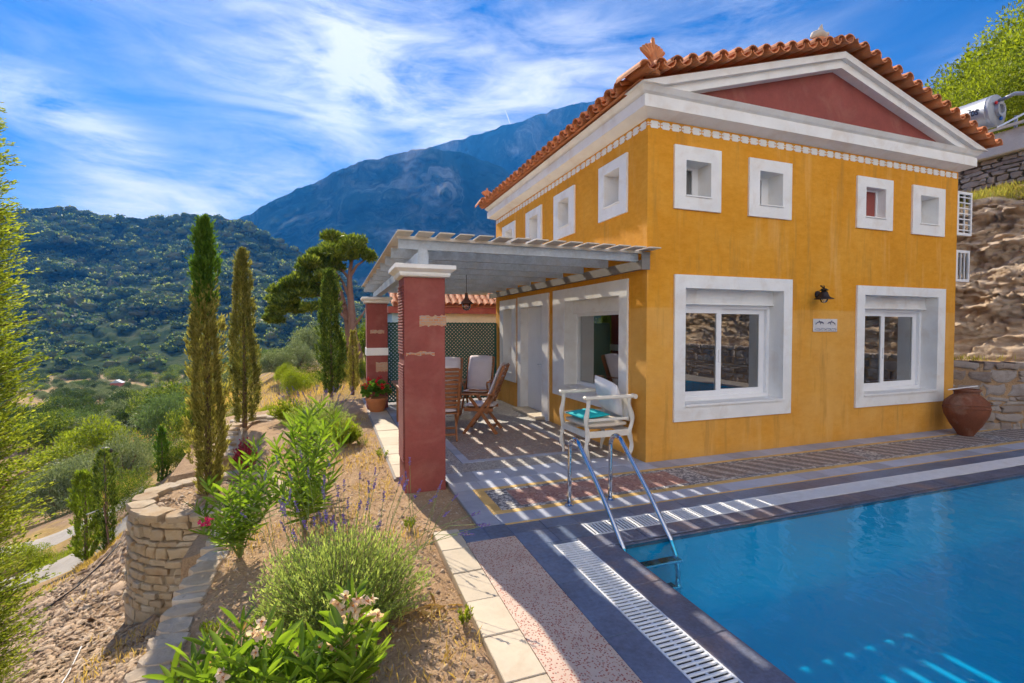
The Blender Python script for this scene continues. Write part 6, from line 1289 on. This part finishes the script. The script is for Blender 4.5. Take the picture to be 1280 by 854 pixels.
def spikes(r0, starts, tips, seed, ln=.07, bend=.15):
    """flower stalks with whorled florets, children of r0"""
    r_ = np.random.default_rng(seed); b = MB()
    for s_, e_ in zip(starts, tips):
        P, D = [], []
        s_, e_ = np.array(s_, float), np.array(e_, float); mid = (s_+e_)/2+np.array([r_.normal()*.03, r_.normal()*.03, bend*np.linalg.norm(e_-s_)*.5]); b.tube([tuple(s_), tuple(mid), tuple(e_)], [.0022, .002, .0015], 4, caps=False)
        d = (e_-mid)/np.linalg.norm(e_-mid)
        for k in range(46):
            f_ = r_.random(); P.append(e_-d*ln*(1-f_)+r_.normal(size=3)*.0028); D.append(d*.6+r_.normal(size=3)*.7)
        V, F = leaves(P, D, .011, .008, rng=r_); link_mesh('flower_spike', V, F, m_purp, r0)
    b.build('flower_stalks', m_stem, r0, fixn=False)
# large lavender bush
bx0, by0 = .03, 3.12
lb = bush('lavender_bush', 'large rounded grey green lavender bush in the middle of the bed', 'lavender', bx0, by0, .56, .58, 1250, 24, .034, .0075, lf_lav, 21)
r_ = np.random.default_rng(31); st, tp = [], []
for i in range(26):
    a = r_.uniform(0, 2*PI); q = r_.uniform(.1, .42); st.append((bx0+math.cos(a)*q*.6, by0+math.sin(a)*q*.6, .10)); tp.append((bx0+math.cos(a)*q*1.1, by0+math.sin(a)*q*1.1, .56+r_.uniform(-.02, .18)))
for (px, py, t_) in ((545, 620, 3.2), (600, 640, 3.2), (612, 655, 3.15), (585, 665, 3.1), (525, 612, 3.3), (508, 600, 3.5)): st.append((bx0+.25, by0+.2, .10)); tp.append(at(px, py, t_))
spikes(lb, st, tp, 5)
# second lavender further back
p2_ = atz(398, 545, -.12); l2 = bush('lavender_bush', 'lavender bush with pale violet spikes in front of the dark green cypress', 'lavender', p2_[0], p2_[1], .62, .52, 700, 18, .045, .009, lf_lav, 22); st, tp = [], []
for i in range(60): a = r_.uniform(0, 2*PI); q = r_.uniform(.1, .55); st.append((p2_[0]+math.cos(a)*q*.5, p2_[1]+math.sin(a)*q*.5, .05)); tp.append((p2_[0]+math.cos(a)*q*1.2, p2_[1]+math.sin(a)*q*1.2, .45+r_.uniform(0, .28)))
spikes(l2, st, tp, 6, ln=.10)
p3_ = atz(418, 560, -.10); bush('shrub', 'small bright green bush right of the rear lavender, beside the bare path', 'shrub', p3_[0]+.15, p3_[1], .30, .32, 300, 16, .045, .012, lf_yel, 23)
p3_ = atz(362, 530, -.18); bush('shrub', 'loose yellow green weed clump left of the rear lavender', 'shrub', p3_[0], p3_[1], .42, .40, 220, 13, .05, .022, lf_yel, 24)
# ---- oleanders
def tips(base, lst): return [tuple(np.array(at(*q))-np.array((base[0], base[1], gz0(base[0], base[1])-.03))) for q in lst]
def oleander(label, x, y, stems, seed, ll=.13, lw=.022, z=None, flowers=None, fcol=None, step=.045, fsz=.03):
    """stems: list of (dx, dy, height)"""
    r_ = np.random.default_rng(seed); z = gz0(x, y)-.02 if z is None else z; r0 = thing('oleander', label, 'shrub', (x, y, z)); P, D, L_ = [], [], []; b = MB()
    for (dx, dy, hh) in stems:
        a0 = np.array([x, y, z]); e_ = a0+np.array([dx, dy, hh]); mid = a0+np.array([dx*.35, dy*.35, hh*.55]); b.tube([tuple(a0), tuple(mid), tuple(e_)], [.007, .005, .003], 6, caps=False)
        n_ = max(4, int(hh/step)); ph = r_.uniform(0, 6)
        for k in range(n_):
            f_ = .28+.72*k/(n_-1); c_ = (1-f_)**2*a0+2*f_*(1-f_)*mid+f_*f_*e_
            for j in range(3):
                a = ph+k*1.05+j*2.094; up_ = .5+1.5*max(0, f_-.45); P.append(c_); D.append((math.cos(a), math.sin(a), up_+r_.normal()*.2)); L_.append(ll*r_.uniform(.75, 1.2)*(1-.25*max(0, f_-.8)))
    L_ = np.array(L_); V, F = leaves(P, D, L_, lw*L_/ll*r_.uniform(.8, 1.15, len(L_)), seg=5, droop=.16, roll=None, rng=r_); o = link_mesh('foliage', V, F, lf_ole, r0, smooth=True); b.build('stems', m_stem, r0, fixn=False)
    if flowers:
        for (cx, cy, cz, nf, rr_) in flowers:
            Pf, Df, Lf, Wf, Pc = [], [], [], [], []
            for i in range(nf):
                d = r_.normal(size=3); d[2] = abs(d[2])+.3; d[1] -= .7; d /= np.linalg.norm(d); c_ = np.array([cx, cy, cz])+r_.normal(size=3)*rr_; s1 = np.cross(d, [0, 0, 1]); s1 /= np.linalg.norm(s1); s2 = np.cross(d, s1); ph = r_.uniform(0, 6); Pc.append((c_, d))
                for k in range(5): a = ph+k*2*PI/5; dd_ = s1*math.cos(a)+s2*math.sin(a)+d*.30; Pf.append(c_); Df.append(dd_); Lf.append(fsz*r_.uniform(.85, 1.1)); Wf.append(fsz*.78)
            V, F = leaves(Pf, Df, np.array(Lf), np.array(Wf), seg=4, droop=.1, rng=r_); link_mesh('flower_cluster', V, F, fcol, r0, smooth=True)
            V, F = leaves(np.repeat([q[0]+q[1]*.001 for q in Pc], 6, 0), np.repeat([q[1] for q in Pc], 6, 0)+r_.normal(size=(len(Pc)*6, 3))*.6, fsz*.4, fsz*.22, rng=r_); o_ = link_mesh('flower_centre', V, F, m_throat, r0)
m_pet = leafmat('peach white petals', (.62, .42, .32), (.80, .68, .60), .35, nscale=20); m_throat = mat('orange throat', (.60, .22, .05), .7, .2); m_pink = leafmat('magenta petals', (.50, .02, .12), (.62, .05, .22), .4)
o1 = at(405, 850, 2.15); zt_ = gz0(o1[0], o1[1]); f1, f2 = at(437, 762, 2.15), at(425, 815, 2.1)
oleander('oleander with peach white flower clusters at the bottom edge in front of the lavender', o1[0], o1[1], tips(o1, [(440, 745, 2.2), (462, 790, 2.2), (400, 800, 2.2), (375, 820, 2.1), (350, 815, 2.2), (430, 790, 2.05), (470, 815, 2.15), (395, 835, 2.0), (445, 830, 2.0), (360, 845, 2.0)]), 41, ll=.17, lw=.028, z=zt_-.05, flowers=[(*f1, 16, .036), (*f2, 16, .038), (f1[0]+.10, f1[1], f1[2]-.05, 3, .015)], fcol=m_pet, step=.03, fsz=.034)
o2 = at(300, 905, 2.1); z2_ = gz0(o2[0], o2[1]); f3 = at(316, 800, 2.05)
oleander('oleander with small orange buds at the bottom left edge of the bed', o2[0], o2[1], tips(o2, [(300, 780, 2.2), (262, 800, 2.2), (240, 825, 2.1), (328, 790, 2.2), (345, 800, 2.1), (285, 815, 2.0), (215, 845, 2.1), (310, 830, 2.0), (330, 840, 1.95), (255, 845, 2.0)]), 42, ll=.15, lw=.024, z=z2_-.05, flowers=[(*f3, 6, .03), (f3[0]-.12, f3[1]-.03, f3[2]-.10, 4, .03)], fcol=m_pet, step=.032, fsz=.028)
o3 = atz(380, 655, -.16)
oleander('tall leafy oleander behind the large lavender bush', o3[0], o3[1], tips(o3, [(385, 525, 4.3), (405, 540, 4.2), (365, 535, 4.2), (425, 560, 4.3), (345, 560, 4.1), (395, 570, 4.0), (415, 600, 3.9), (335, 600, 4.0), (372, 590, 3.9), (355, 625, 3.8), (400, 620, 3.8)]), 43, ll=.19, lw=.024, step=.055)
o4 = atz(300, 690, -.28); f4 = at(256, 655, 3.75)
oleander('sprawling oleander with magenta flowers beside the round stone planter', o4[0], o4[1], tips(o4, [(320, 560, 4.4), (338, 580, 4.3), (300, 585, 4.2), (260, 610, 4.2), (245, 640, 4.1), (285, 620, 4.0), (325, 610, 4.0), (350, 620, 4.0), (275, 655, 3.9), (255, 670, 3.8)]), 44, ll=.17, lw=.024, flowers=[(*f4, 9, .022)], fcol=m_pink, step=.045, fsz=.022)
o5 = atz(385, 600, -.14)
oleander('upright oleander shoots left of the near red pillar, behind the tall one', o5[0], o5[1]+.1, tips((o5[0], o5[1]+.1), [(400, 508, 5.2), (385, 520, 5.1), (418, 525, 5.1), (372, 528, 5.0), (430, 540, 5.0)]), 45, ll=.19, lw=.023, step=.065)
# small red leaved sprig and violet stalks
sp = atz(308, 585, -.25); bush('red_shrub', 'small shrub with crimson sprigs at the foot of the olive brown cypress', 'shrub', sp[0], sp[1], .17, .50, 110, 18, .035, .020, leafmat('crimson sprigs', (.22, .02, .05), (.42, .05, .10), .4), 46)
s4 = thing('lavender_stalks', 'tall violet lavender stalks crossing in front of the sprawling oleander', 'lavender', (o4[0]+.25, o4[1]-.2, -.25)); st, tp = [], []
for (px, py, t_) in ((332, 590, 3.9), (345, 570, 4.0), (375, 562, 4.1), (360, 590, 3.8), (300, 640, 3.8), (385, 585, 3.7), (430, 600, 3.8), (352, 620, 3.7), (410, 575, 4.3), (450, 590, 4.2), (398, 640, 3.6), (470, 585, 4.3), (322, 555, 4.4)): st.append(at(min(430, px+30+rnd.uniform(-20, 20)), 705, 3.6)); tp.append(at(px, py, t_))
spikes(s4, st, tp, 8, ln=.085)
# stalks in front of the pillar
s5 = thing('lavender_stalks', 'arching lavender stalks leaning over the corner of the pale kerb', 'lavender', (.70, 3.9, -.05)); st, tp = [], []
for (px, py, t_) in ((512, 572, 4.1), (507, 590, 4.0), (548, 610, 3.9), (553, 600, 3.9), (572, 618, 3.8), (560, 640, 3.6), (606, 655, 3.5), (592, 668, 3.4)): st.append((.60+rnd.uniform(-.08, .08), 3.75+rnd.uniform(-.1, .1), -.05)); tp.append(at(px, py, t_))
spikes(s5, st, tp, 9, ln=.075, bend=.3)
# small weeds
def weed(label, px, py, r_, h_, seed, mt=None):
    w = atz(px, py, -.08); bush('weed', label, 'plant', w[0], w[1], r_, h_, 26, 12, .022, .008, mt or lf_yel, seed)
weed('tiny green weed beside the pale kerb at the bottom of the bed', 582, 795, .05, .06, 61); weed('small green weed on the bare soil left of the large lavender', 262, 752, .07, .09, 62); weed('small weed left of the near pillar beside the paved strip', 478, 578, .10, .09, 63); weed('low weed patch right of the lavender bush at the kerb corner', 512, 672, .06, .07, 64); weed('tuft of weed near the white geranium pot path', 452, 560, .12, .07, 65); weed('green weed growing on the stone edging', 222, 800, .05, .10, 66)
# dry fallen leaves
n = 26; w = atz(535, 768, -.03); P = np.stack([w[0]+rg.normal(size=n)*.08, w[1]+rg.normal(size=n)*.05, np.full(n, -.035)+rg.random(n)*.03], -1); D = rg.normal(size=(n, 3)); D[:, 2] *= .15; V, F = leaves(P, D, .10, .02, seg=4, droop=.1); tag(link_mesh('dry_leaves', V, F, leafmat('dry leaves', (.35, .20, .06), (.5, .34, .12), .2), loc=(w[0], w[1], -.03)), 'heap of dry curled oleander leaves on the soil beside the kerb', 'dry leaves')
# litter of tiny dry leaves on the bed
n = 6500; lx2 = rg.uniform(-1.0, .72, n); ly2 = 1.3+rg.random(n)**1.3*7; ok_ = ~((lx2 > .6) & (ly2 > 5)); lx2, ly2 = lx2[ok_], ly2[ok_]; D = rg.normal(size=(len(lx2), 3)); D[:, 2] = np.abs(D[:, 2])*.25; V, F = leaves(np.stack([lx2, ly2, gardz(lx2, ly2)+.004], -1), D, rg.uniform(.015, .05, len(lx2)), .007, seg=1); tag(link_mesh('leaf_litter', V, F, leafmat('leaf litter', (.16, .09, .04), (.48, .34, .16), .15, c3=(.6, .5, .3))), kind='stuff')
# dry grass on the slopes, uncountable
def grass(name, fn, n, seed, ll, mt):
    r_ = np.random.default_rng(seed); x, y, z = fn(n, r_); P = np.stack([x, y, z], -1); D = r_.normal(size=(len(P), 3))*.45+np.array([0, 0, 1]); L_ = ll*r_.uniform(.4, 1.2, len(P)); V, F = leaves(P, D, L_, L_*.07+.002, rng=r_); return tag(link_mesh(name, V, F, mt), kind='stuff')
def gA(n, r_):
    px = r_.uniform(90, 150, n); t_ = r_.uniform(9.2, 13, n); d = _f[None]+((px-640)/FPX)[:, None]*_r; x, y = d[:, 0]*t_, d[:, 1]*t_; k = fbm(np.stack([x, y, x*0], -1)*1.2, 3, 4) > -.15; return x[k], y[k], ground(x[k], y[k])
def gB(n, r_):
    px = r_.uniform(270, 480, n); t_ = 11+r_.random(n)**1.2*26; d = _f[None]+((px-640)/FPX)[:, None]*_r; x, y = d[:, 0]*t_, d[:, 1]*t_; k = fbm(np.stack([x, y, x*0], -1)*.5, 3, 14) > -.12; return x[k], y[k], ground(x[k], y[k])
def gC(n, r_):
    px = r_.uniform(120, 300, n); t_ = 16+r_.random(n)*60; d = _f[None]+((px-640)/FPX)[:, None]*_r; x, y = d[:, 0]*t_, d[:, 1]*t_; k = fbm(np.stack([x, y, x*0], -1)*.2, 3, 24) > -.05; return x[k], y[k], ground(x[k], y[k])
grass('dry_grass', gA, 7000, 1, .16, lf_dry); grass('dry_grass', gB, 14000, 2, .22, lf_dry); grass('dry_grass', gC, 26000, 3, .45, lf_dry)
def gG(n, r_):
    x = r_.uniform(-1.0, .72, n); y = 1.3+r_.random(n)*9; k = (fbm(np.stack([x, y, x*0], -1)*2.2, 3, 34) > .12) & ~((x > .58) & (y > 4.9)); x, y = x[k], y[k]; return x, y, gardz(x, y)
grass('bed_dry_grass', gG, 9000, 12, .085, lf_dry)
def gH(n, r_):
    px = r_.uniform(-40, 240, n); t_ = r_.uniform(3.6, 9.5, n); d = _f[None]+((px-640)/FPX)[:, None]*_r; x, y = d[:, 0]*t_, d[:, 1]*t_; k = (fbm(np.stack([x, y, x*0], -1)*1.6, 3, 44) > .22) & (np.hypot(x-tc[0], y-tc[1]) > TR+.15) & (x < -1.35); x, y = x[k], y[k]; return x, y, ground(x, y)
grass('slope_dry_grass', gH, 7000, 13, .10, lf_dry)
def gD(n, r_):
    i = r_.integers(int(nh*.72), nh-25, n); j = r_.integers(0, 330, n); P = RV[i, j]+r_.normal(size=(n, 3))*np.array([.05, .05, 0]); return P[:, 0], P[:, 1], P[:, 2]
grass('bank_grass', gD, 26000, 4, .16, leafmat('bank grass', (.16, .18, .03), (.42, .34, .10), .4, nscale=.8, c3=(.30, .40, .05)))
def gE(n, r_):
    s_ = r_.uniform(0, 1, n); x = 10.3+s_*4; y = 5.4-s_*1.0+r_.uniform(0, .7, n); return x, y, x*0+1.10
grass('wall_weeds', gE, 500, 6, .15, leafmat('wall weeds', (.3, .22, .06), (.35, .42, .04), .4))
def gF(n, r_):
    px = r_.uniform(30, 100, n); t_ = 12.0+r_.uniform(-.1, 1.0, n)+(75-px)*.004; d = _f[None]+((px-640)/FPX)[:, None]*_r; x, y = d[:, 0]*t_, d[:, 1]*t_; return x, y, ground(x, y)
grass('verge_weeds', gF, 2500, 7, .12, lf_yel)
# ================================================================== AIR
gb_ = MB(); gb_.box(-2600, 3600, -400, 4200, -400, 1600); hz_o = gb_.build('haze', None if False else (lambda m_: m_)(bpy.data.materials.new('haze air')), None); hm = hz_o.data.materials[0]; hm.use_nodes = True; hm.node_tree.nodes.clear(); ht = NT(hm.node_tree); ho = ht.n('ShaderNodeOutputMaterial'); hv = ht.n('ShaderNodeVolumePrincipled'); hv.inputs['Color'].default_value = (.04, .32, 1.0, 1); hv.inputs['Density'].default_value = .00015; hv.inputs['Anisotropy'].default_value = .2; ht.l(hv.outputs[0], ho.inputs['Volume']); tag(hz_o, kind='stuff')
